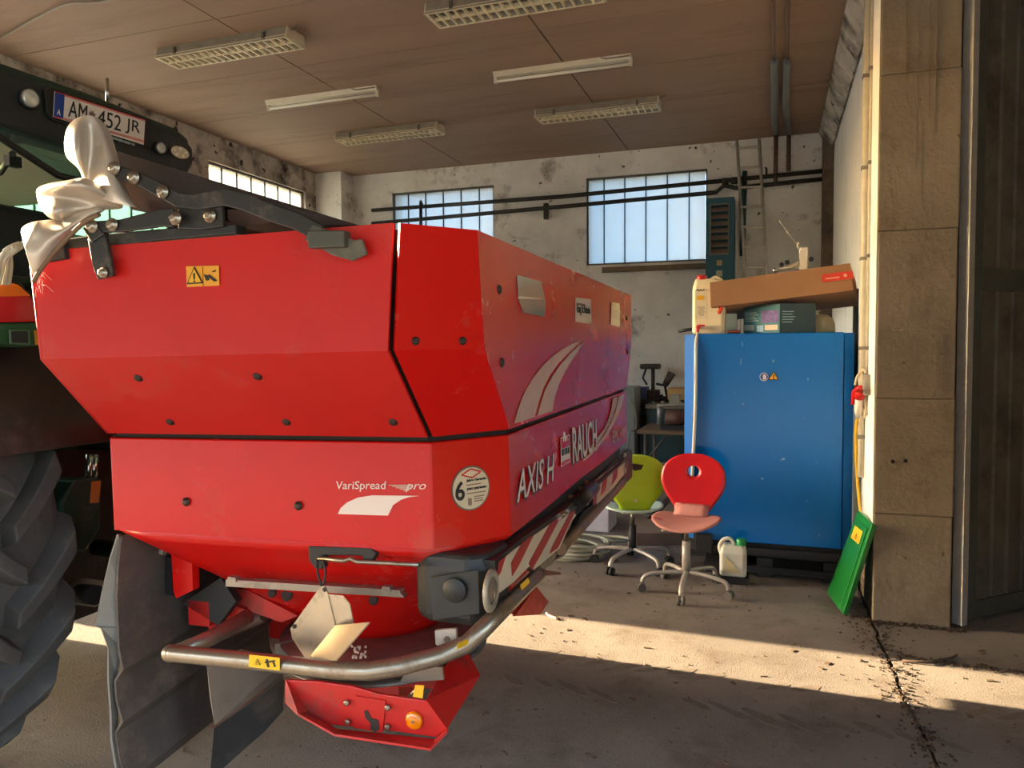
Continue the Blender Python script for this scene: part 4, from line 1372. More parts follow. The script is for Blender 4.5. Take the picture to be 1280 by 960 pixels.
# sight windows with steel rims
win_glass = M('sight_pane', (150, 150, 138), 0.12, 0.0, var=0.12, vscale=6, coat=0.6)
for quad, in (([(646, 344), (675, 352), (681, 376), (680, 396), (654, 391), (648, 374)],), ([(764, 377), (774, 379), (774, 409), (763, 406)],)):
    pts = [Vector(S(*q, 0, 0.0055)) for q in quad]
    P_(MB().prism(pts, (0.003, 0, 0)), 'sight_window', win_glass)
a, b = Vector(S(649, 372, 0, 0.009)), Vector(S(679, 373, 0, 0.009))
P_(MB().tube([a, b], 0.004, 6), 'sight_rail', M('rail_pale', (214, 196, 170), 0.5))
# dealer plate
pts = [Vector(S(*q, 0, 0.0055)) for q in ((719, 372), (738, 374), (739, 405), (719, 402))]
dp = P_(MB().prism(pts, (0.002, 0, 0)), 'dealer_plate', M('plate_white', (224, 206, 184), 0.5))
o_ = Vector(S(721, 394, 0, 0.008)); r_ = Vector(S(737.5, 395.5, 0, 0.008)) - o_
P_l = lambda name, s_, o0, r0, h, w, m, par, **k: lettering(name, s_, o0, r0, k.pop('up', (0, 0, 1)), h, w, m, par, **k)
P_l('lettering', 'Haag St.Valentin', o_, r_, 0.042, r_.length, bk, dp, bold=0.0)
o_ = Vector(S(721, 381, 0, 0.008))
P_(MB().prism([o_, o_ + r_ * 0.6, o_ + r_ * 0.6 + Vector((0, 0, 0.008)), o_ + Vector((0, 0, 0.008))], (0.0006, 0, 0)), 'print_line', M('print_brown', (120, 96, 80), 0.6), dp)

# swoosh decals
def decal_poly(name, pix, m, off=0.006, axis=0, parent=None):
    pts = [Vector(S(*q, axis, off if axis == 0 else off)) for q in pix]
    return P_(MB().prism(pts, (0.0012, 0, 0) if axis == 0 else (0, -0.0012, 0)), name, m, parent)


def c6(x, y):
    return (460 + x / 3.2, 260 + y / 3.2)


def c4(x, y):
    return (640 + x / 6.0, 480 + y / 6.0)


decal_poly('swoosh', [c6(*q) for q in ((585, 862), (597, 815), (612, 770), (632, 725), (660, 680), (695, 635), (735, 595), (775, 565), (815, 543), (855, 528), (835, 548), (800, 580), (760, 622), (725, 670), (700, 720), (682, 775), (666, 836))], decal)
decal_poly('swoosh', [c6(*q) for q in ((676, 832), (690, 780), (708, 725), (735, 675), (770, 625), (810, 580), (845, 548), (862, 535), (850, 560), (820, 600), (790, 650), (765, 700), (748, 750), (736, 812))], decal)
decal_poly('swoosh', [c4(*q) for q in ((756, 108), (791, 96), (778, 170), (752, 250), (712, 330), (668, 400), (640, 445), (640, 405), (690, 340), (725, 260), (746, 185))], decal)
decal_poly('swoosh', [c4(*q) for q in ((800, 93), (838, 78), (822, 160), (788, 250), (740, 340), (690, 420), (640, 480), (590, 535), (540, 575), (530, 570), (590, 515), (640, 455), (690, 385), (740, 295), (775, 210))], decal)

def word(s_, q_bl, q_br, h, shear=0.0, bold=0.0, m=decal_white, sh=True):
    o0 = Vector(S(*q_bl, 0, 0.0055)); r0 = Vector(S(*q_br, 0, 0.0055)) - o0
    w_ = r0.length
    if sh:
        P_l('letter_backing', s_, o0 + Vector((0, -0.006, -0.006)), r0, h, w_, bk, sp_root, shear=shear, bold=bold, depth=0.0008)  # black copy of the word, offset behind it
    P_l('lettering', s_, o0, r0, h, w_, m, sp_root, shear=shear, bold=bold)


hA = Vector(S(647, 629, 0, 0)).z - Vector(S(653, 590, 0, 0)).z
word('AXIS H', (646, 629), (693, 600), 0.088, 0.25, 0.0)
word('RAUCH', (716, 580), (746, 563), 0.132, 0.0, 0.012)
word('EMC+W', (766, 554), (781, 546), 0.056, 0.15, 0.0, decal, False)
pts = [Vector(S(*c4(*q), 0, 0.0055)) for q in ((365, 403), (433, 378), (436, 585), (368, 622))]
lgp = P_(MB().prism(pts, (0.001, 0, 0)), 'badge', decal_white)
pts = [Vector(S(*c4(*q), 0, 0.0067)) for q in ((369, 410), (430, 386), (432, 462), (370, 488))]
P_(MB().prism(pts, (0.0008, 0, 0)), 'badge_field', paint, lgp)
pts = [Vector(S(*c4(*q), 0, 0.0067)) for q in ((371, 588), (432, 556), (433, 580), (371, 615))]
P_(MB().prism(pts, (0.0008, 0, 0)), 'badge_field', paint, lgp)
o_ = Vector(S(*c4(372, 541), 0, 0.0067)); r_ = Vector(S(*c4(431, 517), 0, 0.0067)) - o_
for f0, f1, z_ in ((0.0, 0.28, 0.0), (0.34, 0.45, 0.0), (0.5, 0.72, 0.0), (0.78, 1.0, 0.0), (0.0, 0.8, -0.03)):
    a, b = o_ + r_ * f0 + Vector((0, 0, z_)), o_ + r_ * f1 + Vector((0, 0, z_))
    hz_ = Vector((0, 0, 0.022 if z_ == 0 else 0.006))
    P_(MB().prism([a, b, b + hz_, a + hz_], (0.0006, 0, 0)), 'print_block', bk, lgp)
o_ = Vector(S(*c4(385, 432), 0, 0.0076)); r_ = Vector(S(*c4(420, 418), 0, 0.0076)) - o_
P_(MB().tube(bez([o_, o_ + r_ * 0.25 + Vector((0, 0, 0.03)), o_ + r_ * 0.4 + Vector((0, 0, 0.0)), o_ + r_ * 0.6 + Vector((0, 0, 0.012)), o_ + r_]), 0.0025, 5), 'emblem_line', decal_white, lgp)

# decals on the end belt
vE = VC - 1.205 - 0.001
def eword(s_, q_bl, q_br, q_top, shear, m, bold=0.0):
    o0 = Vector(S(*q_bl, 1, vE)); r0 = Vector(S(*q_br, 1, vE)) - o0
    h = Vector(S(*q_top, 1, vE)).z - o0.z
    return lettering('lettering', s_, o0, r0, (0, 0, 1), h, r0.length, m, sp_root, shear=shear, bold=bold)


eword('VariSpread', (421, 614.5), (483, 614.5), (421, 601.5), 0.12, decal_white)
eword('pro', (507, 615), (533, 615), (507, 605), 0.35, decal_white)
for i in range(5):
    q0_, q1_ = (486 + i * 4.5, 607 + i * 1.6), (516 - i * 1.2, 607 + i * 1.6)
    a, b = Vector(S(*q0_, 1, vE)), Vector(S(*q1_, 1, vE))
    P_(MB().prism([a, b, b + Vector((0, 0, 0.0022)), a + Vector((0, 0, 0.0022))], (0, -0.001, 0)), 'speed_line', decal)


def c3(x, y):
    return (380 + x * 420 / 1280, 540 + y * 420 / 1280)


decal_poly('swoosh', [c3(*q) for q in ((130, 312), (140, 290), (165, 268), (205, 250), (260, 241), (440, 243), (400, 248), (370, 258), (340, 278), (320, 318))], decal_white, vE, 1)
# round guarantee badge on the chamfer
chr_ = unit(Vector(RS[0]) - Vector(RS[7]))
ch_n = chr_.cross(Vector((0, 0, 1)))
if ch_n.y > 0:
    ch_n = -ch_n
bc = on_plane(588, 610, RS[7], ch_n)
bd = P_(MB().lathe([(0.058, 0.0), (0.058, 0.002)], bc + ch_n * 0.001, ch_n, n=32), 'round_badge', M('badge_rim', (96, 86, 70), 0.5))
P_(MB().lathe([(0.054, 0.0), (0.054, 0.001)], bc + ch_n * 0.003, ch_n, n=32), 'badge_face', M('badge_silver', (206, 190, 160), 0.4, 0.2), bd)
pz = bc + ch_n * 0.0042
lettering('lettering', '6', pz + chr_ * -0.048 + Vector((0, 0, -0.028)), chr_, (0, 0, 1), 0.05, 0.028, bk, bd, bold=0.02)
for s_, dz, x0, w_, h in (('Jahre Garantie', 0.016, -0.014, 0.06, 0.009), ('years guarantee', -0.006, -0.014, 0.06, 0.009)):
    lettering('lettering', s_, pz + chr_ * x0 + Vector((0, 0, dz)), chr_, (0, 0, 1), h, w_, bk, bd, bold=0.02)
for dz, x0, w_ in ((0.008, -0.014, 0.044), (-0.014, -0.014, 0.058), (-0.024, 0.008, 0.03), (-0.030, 0.008, 0.026), (-0.036, 0.008, 0.028)):
    a = pz + chr_ * x0 + Vector((0, 0, dz))
    P_(MB().prism([a, a + chr_ * w_, a + chr_ * w_ + Vector((0, 0, 0.0025)), a + Vector((0, 0, 0.0025))], ch_n * 0.0006), 'print_line', M('print_brown', (120, 96, 80), 0.6), bd)
dm = [pz + chr_ * x + Vector((0, 0, z)) for x, z in ((-0.028, 0.037), (0.0, 0.05), (0.03, 0.04), (0.004, 0.027))]
for i in range(4):
    P_(MB().tube([dm[i], dm[(i + 1) % 4]], 0.002, 5), 'emblem_line', red_plastic, bd)
P_(MB().box(pz + Vector((0, 0, -0.034)) + chr_ * -0.008, (0.014, 0.004, 0.018)), 'print_block', M('print_brown', (120, 96, 80), 0.6), bd)
# yellow warning label on the end panel
vU = VC - 1.405 - 0.006
pts = [Vector(S(*q, 1, vU)) for q in ((233, 333), (274, 332), (274.5, 357), (234, 359))]
yw = P_(MB().prism(pts, (0, -0.0015, 0)), 'warning_label', M('label_amber', (232, 160, 40), 0.5))
tri_sign(Vector(S(244, 347, 1, vU - 0.002)), (1, 0, 0), (0, 0, 1), 0.024, yw, name='sign_mark', local=True)
for pa in ([(259, 345), (268, 352), (272, 351), (262, 343)], [(255, 343), (258, 351), (262, 350), (260, 344)], [(264, 340), (270, 337), (269, 340)]):
    P_(MB().prism([Vector(S(*q, 1, vU - 0.002)) for q in pa], (0, -0.001, 0)), 'sign_mark', bk, yw)
a, b = Vector(S(253.5, 333.5, 1, vU - 0.002)), Vector(S(254, 357.5, 1, vU - 0.002))
P_(MB().tube([a, b], 0.0008, 4), 'sign_line', bk, yw)

# ---------------- cover of the hopper: black frame arms, dark tarpaulin, silver cloth
arm_m = M('arm_black', (46, 46, 44), 0.45, 0.3, var=0.2, vscale=8, dirt=((110, 100, 88), 0.25, 8, 0.7))
vA = VC - 1.42


def bar(pix, half_px, v, th, m, name, parent=None, bevel=0.003):
    """A flat bar along pixel points of its middle line, with half widths in pixels."""
    up, dn = [], []
    for i, q in enumerate(pix):
        h = half_px[i] if isinstance(half_px, (list, tuple)) else half_px
        a = pix[max(0, i - 1)]; b = pix[min(len(pix) - 1, i + 1)]
        dx_, dy_ = b[0] - a[0], b[1] - a[1]
        l = math.hypot(dx_, dy_)
        nx_, ny_ = -dy_ / l, dx_ / l
        up.append(Vector(S(q[0] - nx_ * h, q[1] - ny_ * h, 1, v)))
        dn.append(Vector(S(q[0] + nx_ * h, q[1] + ny_ * h, 1, v)))
    return P_(MB().prism(up + dn[::-1], (0, th, 0)), name, m, parent, bevel=bevel)


def abolt(q, v, r=0.011):
    p = Vector(S(*q, 1, v))
    P_(MB().lathe([(r * 1.5, 0), (r * 1.5, 0.003), (r, 0.004), (r, 0.012), (r * 0.5, 0.014)], p, (0, -1, 0), n=12), 'bolt', steel)


bar([(138, 212), (170, 222), (205, 240), (222, 250), (245, 252), (280, 246), (305, 252), (345, 268), (370, 276), (398, 291)], [8, 8, 9, 9, 10, 11, 11, 11, 11, 11], vA - 0.01, 0.012, arm_m, 'cover_arm')
bar([(385, 290), (420, 306), (441, 313), (455, 308)], [11, 14, 13, 10], vA - 0.012, 0.010, M('arm_dusty', (88, 84, 72), 0.7, var=0.4, vscale=16), 'arm_foot')
bar([(384, 299), (430, 298)], [11, 10.5], vA - 0.03, 0.03, M('tube_green_grey', (74, 76, 66), 0.5, 0.2, var=0.1, vscale=8), 'square_tube')
bar([(105, 284), (150, 282), (200, 272), (216, 272)], [7, 8, 11, 12], vA - 0.02, 0.012, arm_m, 'link_arm')
bar([(222, 272), (250, 272), (278, 270)], [14, 15, 13], vA, 0.012, arm_m, 'pivot_plate')
bar([(55, 312), (120, 302), (200, 293), (295, 286)], [10, 9, 7, 6], vA + 0.012, 0.04, arm_m, 'top_rail')
for q, v in (((144, 210), vA - 0.012), ((168, 222), vA - 0.012), ((204, 240), vA - 0.012), ((220, 273), vA - 0.022), ((263, 270), vA - 0.002), ((141, 281), vA - 0.022), ((116, 283), vA - 0.022)):
    abolt(q, v)
bar([(120, 296), (126, 327), (131, 347)], [11, 12, 10], vA - 0.016, 0.012, arm_m, 'latch_strap')
abolt((130, 341), vA - 0.018, 0.009)
bar([(110, 280), (122, 298)], [9, 10], vA - 0.022, 0.02, arm_m, 'latch_head')
bar([(50, 316), (80, 313)], [12, 10], vA - 0.004, 0.02, M('block_black', (36, 34, 32), 0.8), 'end_block')

tarp = M('tarp_dark', (54, 46, 44), 0.7, var=0.2, vscale=6, bump=0.15, bscale=14)
fold_m = M('tarp_brown', (86, 66, 58), 0.75, var=0.15, vscale=5)
pix_top = [(118, 184), (150, 190), (200, 205), (262, 226), (320, 246), (380, 263), (434, 277)]
pix_bot = [(140, 212), (168, 226), (205, 243), (262, 244), (320, 266), (380, 281), (436, 281)]
prof = [Vector(S(*q, 1, VC - 1.30)) for q in pix_top] + [Vector(S(*q, 1, VC - 1.30)) for q in pix_bot[::-1]]
P_(MB().prism(prof, (0, 2.6, 0)), 'tarpaulin', tarp)
# hanging folds between the arms
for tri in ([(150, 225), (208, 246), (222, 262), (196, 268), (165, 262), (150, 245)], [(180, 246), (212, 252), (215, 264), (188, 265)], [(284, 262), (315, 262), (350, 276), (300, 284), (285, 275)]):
    P_(MB().prism([Vector(S(*q, 1, VC - 1.33)) for q in tri], (0, 0.5, 0)), 'tarp_fold', fold_m if tri[0][0] != 180 else M('tarp_tan', (126, 88, 78), 0.8))  # the small middle fold is a paler brown

silver = M('cover_silver', (196, 184, 168), 0.36, 0.35, var=0.12, vscale=5, bump=0.12, bscale=10)


def cloth(name, rows, vrows, m=silver):
    """A crumpled sheet through rows of pixel points, each row on its own depth profile."""
    g = []
    n = len(rows[0])
    for r, vv in zip(rows, vrows):
        g.append([Vector(S(q[0], q[1], 1, VC - 1.40 + vv[i])) for i, q in enumerate(r)])
    mb = MB().loft(g, close=(False, False), loop=False, smooth=True)
    return P_(mb, name, m, solid=0.004, sub=2)


# upper lobe: a hood with a deep crease down its middle
cloth('cover_cloth', [
    [(84, 155), (97, 145), (112, 142), (124, 146), (138, 162)],
    [(79, 175), (94, 160), (116, 168), (130, 170), (146, 190)],
    [(80, 196), (98, 190), (112, 196), (136, 200), (154, 216)],
    [(90, 204), (104, 208), (106, 212), (140, 228), (160, 240)],
    [(102, 212), (107, 222), (110, 226), (144, 244), (168, 256)],
    [(106, 240), (109, 243), (112, 246), (150, 256), (178, 262)]],
    [[0.06, 0.0, -0.02, 0.02, 0.10], [0.02, -0.10, 0.03, -0.04, 0.06], [0.0, -0.12, 0.05, -0.06, 0.04], [0.0, -0.08, 0.04, -0.08, 0.02], [0.02, -0.02, 0.03, -0.08, 0.0], [0.04, 0.02, 0.0, -0.06, 0.0]])
# middle lobe
cloth('cover_cloth', [
    [(46, 234), (62, 228), (85, 226), (108, 218), (128, 236)],
    [(44, 240), (64, 232), (92, 232), (116, 236), (150, 250)],
    [(46, 250), (62, 246), (90, 244), (120, 250), (160, 262)],
    [(50, 262), (66, 262), (88, 262), (110, 262), (140, 262)],
    [(62, 274), (72, 276), (82, 276), (100, 270), (120, 262)]],
    [[0.04, -0.04, -0.10, -0.06, 0.0], [-0.04, -0.12, -0.14, -0.10, 0.0], [0.05, -0.02, 0.02, 0.0, 0.04], [-0.05, -0.12, -0.06, -0.02, 0.02], [0.0, -0.04, 0.0, 0.02, 0.03]])
# lower lobe: a hanging flap with a hemmed edge
cloth('cover_cloth', [
    [(24, 284), (44, 274), (70, 276), (104, 262), (134, 258)],
    [(26, 294), (46, 284), (72, 280), (108, 268), (132, 264)],
    [(30, 310), (48, 298), (70, 292), (98, 276), (122, 268)],
    [(35, 326), (48, 316), (64, 306), (86, 288), (110, 272)],
    [(42, 352), (48, 340), (60, 324), (80, 300), (104, 278)]],
    [[0.0, -0.08, 0.0, -0.04, 0.0], [-0.06, -0.12, 0.02, -0.06, 0.0], [-0.10, -0.06, -0.10, -0.04, 0.0], [-0.08, -0.10, -0.06, -0.05, -0.02], [-0.04, -0.06, -0.06, -0.05, -0.03]])
hem = [Vector(S(*q, 1, VC - 1.46)) for q in ((42, 352), (50, 338), (62, 322), (82, 300), (106, 277), (124, 268))]
P_(MB().tube(bez(hem, 3), 0.006, 6), 'cloth_hem', M('hem_brown', (120, 96, 74), 0.8))
# frayed threads at the panel edge
thr = MB()
rt = random.Random(8)
for i in range(16):
    x, y = 46 + rt.uniform(0, 10), 336 + rt.uniform(-6, 30)
    a = Vector(S(x, y, 1, vU - 0.004)); b = a + Vector((rt.uniform(-0.01, 0.05), -0.004, rt.uniform(-0.04, 0.03)))
    thr.tube([a, (a + b) / 2 + Vector((0, -0.004, 0.008)), b], 0.0009, 4)
o = P_(thr, 'frayed_thread', M('thread_pink', (226, 160, 150), 0.8))
o['kind'] = 'stuff'

# ---------------- handle recess, rail and tin scoop on the near funnel
vh = VC - 1.15
def v_plate(pix, v, th, m, name, parent=None, bevel=0.0):
    return P_(MB().prism([Vector(S(*q, 1, v)) for q in pix], (0, th, 0)), name, m, parent, bevel=bevel)


v_plate([(385, 683), (463, 685), (471, 692), (462, 705), (456, 705), (452, 695), (404, 694), (403, 712), (394, 711), (386, 701)], vh - 0.045, 0.03, M('recess_black', (34, 30, 28), 0.6), 'handle_bracket', bevel=0.003)
rod = [Vector(S(*q, 1, vh - 0.05)) for q in ((398, 698), (430, 701), (438, 698), (446, 702), (490, 704), (524, 706))]
P_(MB().tube(rod, 0.006, 8), 'control_rod', steel)
v_plate([(282, 727), (500, 741), (506, 747), (282, 733)], vh + 0.04, 0.02, steel_plate, 'scale_rail')
v_plate([(282, 727), (500, 741), (500, 738), (282, 724.5)], vh + 0.04, 0.03, steel_plate, 'scale_rail')
for q in ((289, 724), (482, 736)):
    v_plate([(q[0] - 6, q[1] + 3), (q[0] + 6, q[1] + 4), (q[0] + 5, q[1] - 2), (q[0] - 4, q[1] - 3)], vh + 0.036, 0.02, steel_plate, 'rail_clip')
for q, r in (((340, 741), 0.012), ((359, 743), 0.016), ((467, 750), 0.012)):
    p = Vector(S(*q, 1, VC - 1.0))
    P_(MB().lathe([(r * 1.3, 0), (r, 0.004)], p, (0, -1, 0.4), n=12), 'drain_hole', M('hole_dark', (52, 40, 34), 0.9))
# scoop
sc_pix = dict(a=(405, 728), b=(434, 772), c=(384, 822), d=(366, 780), e=(411, 742))
vs_ = VC - 1.22
sc_root = P_(MB().prism([Vector(S(*q, 1, vs_)) for q in ((405, 728), (411, 742), (419, 781), (384, 824), (366, 797), (364, 785))], (0, -0.004, 0)), 'tin_scoop', tin)
p1_, p2_, p3_, p4_ = (Vector(S(*q, 1, vs_ - 0.005)) for q in ((411, 742), (419, 781), (384, 824), (368, 800)))
# its box: five walls
q1, q2, q3, q4 = (Vector(S(*q, 1, vs_ - 0.02)) for q in ((412, 742), (436, 748), (443, 776), (420, 782)))
v_plate([(411, 742), (430, 744), (438, 754), (443, 779), (420, 782)], vs_ - 0.01, -0.004, tin, 'scoop_wall', sc_root)
v_plate([(411, 744), (420, 782), (384, 826), (366, 790)], vs_ - 0.014, -0.004, tin, 'scoop_wall', sc_root)
P_(MB().loft([[Vector(S(420, 782, 1, vs_ - 0.02)), Vector(S(462, 778, 1, vs_ - 0.11))], [Vector(S(384, 826, 1, vs_ - 0.02)), Vector(S(420, 826, 1, vs_ - 0.11))]], close=(False, False), loop=False), 'scoop_lip', M('tin_bright', (176, 164, 144), 0.4, 0.7, var=0.1, vscale=8), sc_root, solid=0.004)
for q in ((406, 737), (368, 783)):
    p = Vector(S(*q, 1, vs_ - 0.005))
    P_(MB().lathe([(0.006, 0), (0.006, 0.0015)], p, (0, -1, 0), n=10), 'scoop_hole', bk, sc_root)
P_(MB().tube(bez([Vector(S(397, 700, 1, vh - 0.055)), Vector(S(397, 715, 1, vh - 0.07)), Vector(S(402, 733, 1, vs_ - 0.005))], 5), 0.003, 6), 'scoop_loop', black_steel)
P_(MB().tube(bez([Vector(S(404, 700, 1, vh - 0.055)), Vector(S(407, 715, 1, vh - 0.07)), Vector(S(404, 732, 1, vs_ - 0.005))], 5), 0.003, 6), 'scoop_loop', black_steel)

# ---------------- discs, guards, rail below
for sgn in (-1, 1):
    cu_, cv_ = -0.55, VC + (-0.70 if sgn < 0 else 0.48)
    P_(MB().lathe([(0.02, 0.0), (0.30, 0.0), (0.335, 0.012), (0.34, 0.02), (0.30, 0.012), (0.02, 0.03)], (cu_, cv_, 0.585), n=40), 'spreading_disc', steel_plate)
    P_(MB().cyl((cu_, cv_, 0.40), (cu_, cv_, 0.66), 0.05, 14), 'disc_gearbox', M('gear_dark', (50, 46, 42), 0.6, 0.3))
    for k in range(2):
        a = 0.6 + PI * k
        P_(MB().box((cu_ + 0.2 * math.cos(a), cv_ + 0.2 * math.sin(a), 0.63), (0.3, 0.012, 0.05), Matrix.Rotation(a + 0.2, 3, 'Z')), 'throwing_vane', steel_plate)
    # base plate with dosing holes above the disc
    P_(MB().lathe([(0.05, 0.0), (0.33, -0.015), (0.335, -0.01), (0.05, 0.008)], (cu_ , cv_, 0.662), n=32), 'base_plate', M('plate_red_brown', (110, 46, 38), 0.6, 0.2, var=0.3, vscale=9))
gr_ = random.Random(2)
gr = MB()
for i in range(26):
    gr.ball(S(432 + gr_.uniform(0, 26), 806 + gr_.uniform(0, 16), 2, 0.672), 0.0045, n=6)
o = P_(gr, 'fertilizer_grain', M('grain_white', (220, 206, 190), 0.6)); o['kind'] = 'stuff'

# red guard under the near disc with bolts, key hole and reflector
vF = VC - 1.09
zf = 0.0
v_plate([(397, 852), (440, 858), (476, 868), (532, 876), (558, 912), (545, 922), (476, 912), (408, 906), (375, 888), (357, 850)], vF, 0.012, paint_low, 'disc_guard', bevel=0.003)
P_(MB().loft([[Vector(S(357, 850, 1, vF)), Vector(S(385, 890, 1, vF)), Vector(S(420, 912, 1, vF)), Vector(S(545, 925, 1, vF)), Vector(S(560, 911, 1, vF))],
              [Vector(S(357, 878, 1, vF - 0.03)), Vector(S(372, 893, 1, vF - 0.05)), Vector(S(418, 919, 1, vF - 0.06)), Vector(S(538, 937, 1, vF - 0.06)), Vector(S(559, 915, 1, vF - 0.01))]], close=(False, False), loop=False), 'guard_flange', paint_low, solid=0.006)
v_plate([(444, 870), (482, 876), (478, 916), (442, 910)], vF - 0.004, 0.004, paint_low, 'guard_plate')
for q in ((434, 878), (485, 884), (435, 902), (485, 908)):
    p = Vector(S(*q, 1, vF - 0.004))
    P_(MB().lathe([(0.009, 0), (0.009, 0.006), (0.005, 0.008)], p, (0, -1, 0), n=6), 'bolt', steel)
v_plate([(455, 889), (459, 888), (464, 898), (472, 900), (474, 912), (469, 915), (463, 912), (463, 904), (457, 898)], vF - 0.006, 0.004, M('hole_dark', (52, 40, 34), 0.9), 'key_hole')
p = Vector(S(518, 900, 1, vF - 0.001))
rf = P_(MB().lathe([(0.024, 0), (0.026, 0.004), (0.02, 0.010), (0.0, 0.012)], p, (0, -1, 0), n=24), 'reflector', M('reflector_amber', (240, 130, 10), 0.2, coat=0.6))
P_(MB().lathe([(0.004, 0.011), (0.004, 0.014)], p, (0, -1, 0), n=8), 'reflector_screw', steel, rf)
v_plate([(397, 852), (560, 862), (552, 850), (470, 846)], vF + 0.16, 0.01, paint_low, 'guard_bracket')
v_plate([(519, 856), (530, 857), (528, 873), (516, 871)], vF - 0.002, 0.002, yl, 'warning_label')
# rear plates of the guard seen through to the right
P_(MB().loft([[Vector(S(532, 876, 1, vF)), Vector(S(558, 912, 1, vF))], [Vector(S(575, 800, 1, VC - 0.75)), Vector(S(600, 845, 1, VC - 0.85))]], close=(False, False), loop=False), 'guard_side', paint_low, solid=0.006)
v_plate([(510, 832), (552, 834), (554, 850), (500, 853)], VC - 1.0, 0.01, steel_plate, 'vane_cover')

# grey guard plate with rubber flap at the left of the disc
gA, gB = VC - 1.10, VC - 0.86
def g2(q, k):
    return Vector(S(*q, 1, gA + (gB - gA) * k))


gp = MB().prism([g2((258, 826), 0), g2((300, 812), 0.4), g2((356, 826), 1), g2((352, 848), 1), g2((268, 907), 0), g2((262, 870), 0)], (0.0, 0.006, 0))
P_(gp, 'guard_shield', steel_plate)
P_(MB().prism([g2((262, 905), 0), g2((354, 846), 1), g2((352, 852), 1), g2((268, 910), 0)], (0, -0.006, 0)), 'shield_edge', steel)
P_(MB().prism([g2((268, 905), 0.02), g2((354, 850), 1.0), g2((352, 890), 1.0), g2((330, 915), 0.7), g2((262, 975), 0.0)], (0.0, 0.008, 0)), 'shield_rubber', rubber)

# large ribbed mud guard in front of the tractor wheel
uM = -1.17
guard_rubber = M('guard_rubber', (74, 66, 60), 0.7, var=0.25, vscale=4, dirt=((112, 96, 80), 0.4, 5), bump=0.1)
eu = [S(q[0] + 8, q[1], 1, VC - 1.15) for q in ((150, 668), (146, 700), (144, 740), (146, 790), (142, 850), (143, 925), (150, 975), (156, 1010))]


def edge_u(z):
    k = sorted(eu, key=lambda p: p[2])
    return float(np.interp(z, [p[2] for p in k], [p[0] for p in k]))


for sgn in (-1, 1):
    v0, v1 = (VC - 1.17, VC - 0.42) if sgn < 0 else (VC + 0.74, VC + 0.12)
    rowsz = [1.04, 0.96, 0.86, 0.80, 0.76, 0.70, 0.64, 0.60, 0.54, 0.48, 0.44, 0.36, 0.30, 0.26]
    bulge = [0, 0.0, 0.0, 0.0, 0.0, 0.004, 0.018, 0.0, 0.004, 0.018, 0.0, 0.004, 0.018, 0.0]
    curve = [0.0, 0.0, 0.0, 0.01, 0.02, 0.03, 0.045, 0.06, 0.085, 0.11, 0.14, 0.2, 0.27, 0.34]
    rows = []
    for z, b_, c_ in zip(rowsz, bulge, curve):
        ub = edge_u(z) if sgn < 0 else uM
        if sgn > 0:
            z = 1.04 - (1.04 - z) * 1.2  # hidden far guard hung lower to shut out a sun streak
        rows.append([Vector((ub + b_ * (1.4 if sgn < 0 else 1), v0 + (v1 - v0) * j / 6, z + (0.05 * j / 6 if sgn < 0 else 0))) for j in range(7)])
    mgd = P_(MB().loft(rows, close=(False, False), loop=False, smooth=False), 'mud_guard', guard_rubber, solid=0.008)
    if sgn < 0:
        # its stiff curled edge
        edge = MB()
        epts = [((150, 668), 3, 0), ((146, 700), 9, 0), ((140, 740), 13, 0), ((136, 782), 17, 0), ((140, 785), 14, 0), ((143, 810), 8, 0), ((140, 850), 5, 0), ((142, 890), 4, 0), ((143, 925), 4, 0), ((150, 962), 5, 0)]
        l_, r_ = [], []
        for (q, h, _) in epts:
            l_.append(Vector(S(q[0] - h, q[1], 1, v0 - 0.01))); r_.append(Vector(S(q[0] + h, q[1], 1, v0 + 0.03)))
        P_(MB().loft([l_, r_], close=(False, False), loop=False), 'guard_edge', M('edge_grey', (128, 122, 112), 0.6, var=0.15, vscale=8), mgd, solid=0.006)
# dark hydraulic and frame bits behind the funnel
frame = MB()
frame.span((-1.12, VC - 0.95, 0.70), (-1.04, VC + 0.95, 0.78))
frame.span((-1.20, VC - 0.42, 0.45), (-1.10, VC - 0.34, 1.05)).span((-1.20, VC + 0.34, 0.45), (-1.10, VC + 0.42, 1.05))
frame.span((-1.1, VC - 0.30, 0.46), (-0.4, VC - 0.22, 0.54)).span((-1.1, VC + 0.22, 0.46), (-0.4, VC + 0.30, 0.54))
frame.span((-0.62, VC - 0.75, 0.42), (-0.48, VC + 0.75, 0.5))
P_(frame, 'lower_frame', paint_low)
v_plate([(214, 693), (240, 705), (241, 738), (220, 748), (217, 740)], VC - 1.02, 0.03, paint, 'red_bracket')
v_plate([(228, 754), (276, 722), (295, 752), (272, 782)], VC - 0.95, 0.03, M('plate_black', (30, 30, 28), 0.6), 'valve_plate')
P_(MB().tube([Vector(S(*q, 1, VC - 0.9)) for q in ((246, 758), (262, 776), (268, 786))], 0.014, 8), 'red_link', paint_low)
v_plate([(268, 772), (292, 757), (306, 762), (300, 775), (278, 786), (272, 800), (262, 792)], VC - 0.9, 0.02, paint_low, 'red_latch')
v_plate([(283, 735), (310, 738), (372, 770), (352, 778), (300, 760)], VC - 0.88, 0.02, paint_low, 'frame_gusset')
P_(MB().tube([Vector(S(*q, 1, VC - 0.85)) for q in ((232, 808), (270, 795), (330, 770))], 0.022, 8), 'guard_arm', M('arm_rust', (96, 66, 54), 0.6, 0.2))
P_(MB().tube(bez([Vector(S(*q, 1, VC - 1.0)) for q in ((192, 712), (192, 696), (196, 688), (206, 690))], 4), 0.012, 8), 'hydraulic_hose', M('hose_silver', (150, 146, 136), 0.4, 0.3))
v_plate([(193, 690), (214, 698), (216, 745), (198, 742)], VC - 0.98, 0.05, black_steel, 'valve_block')

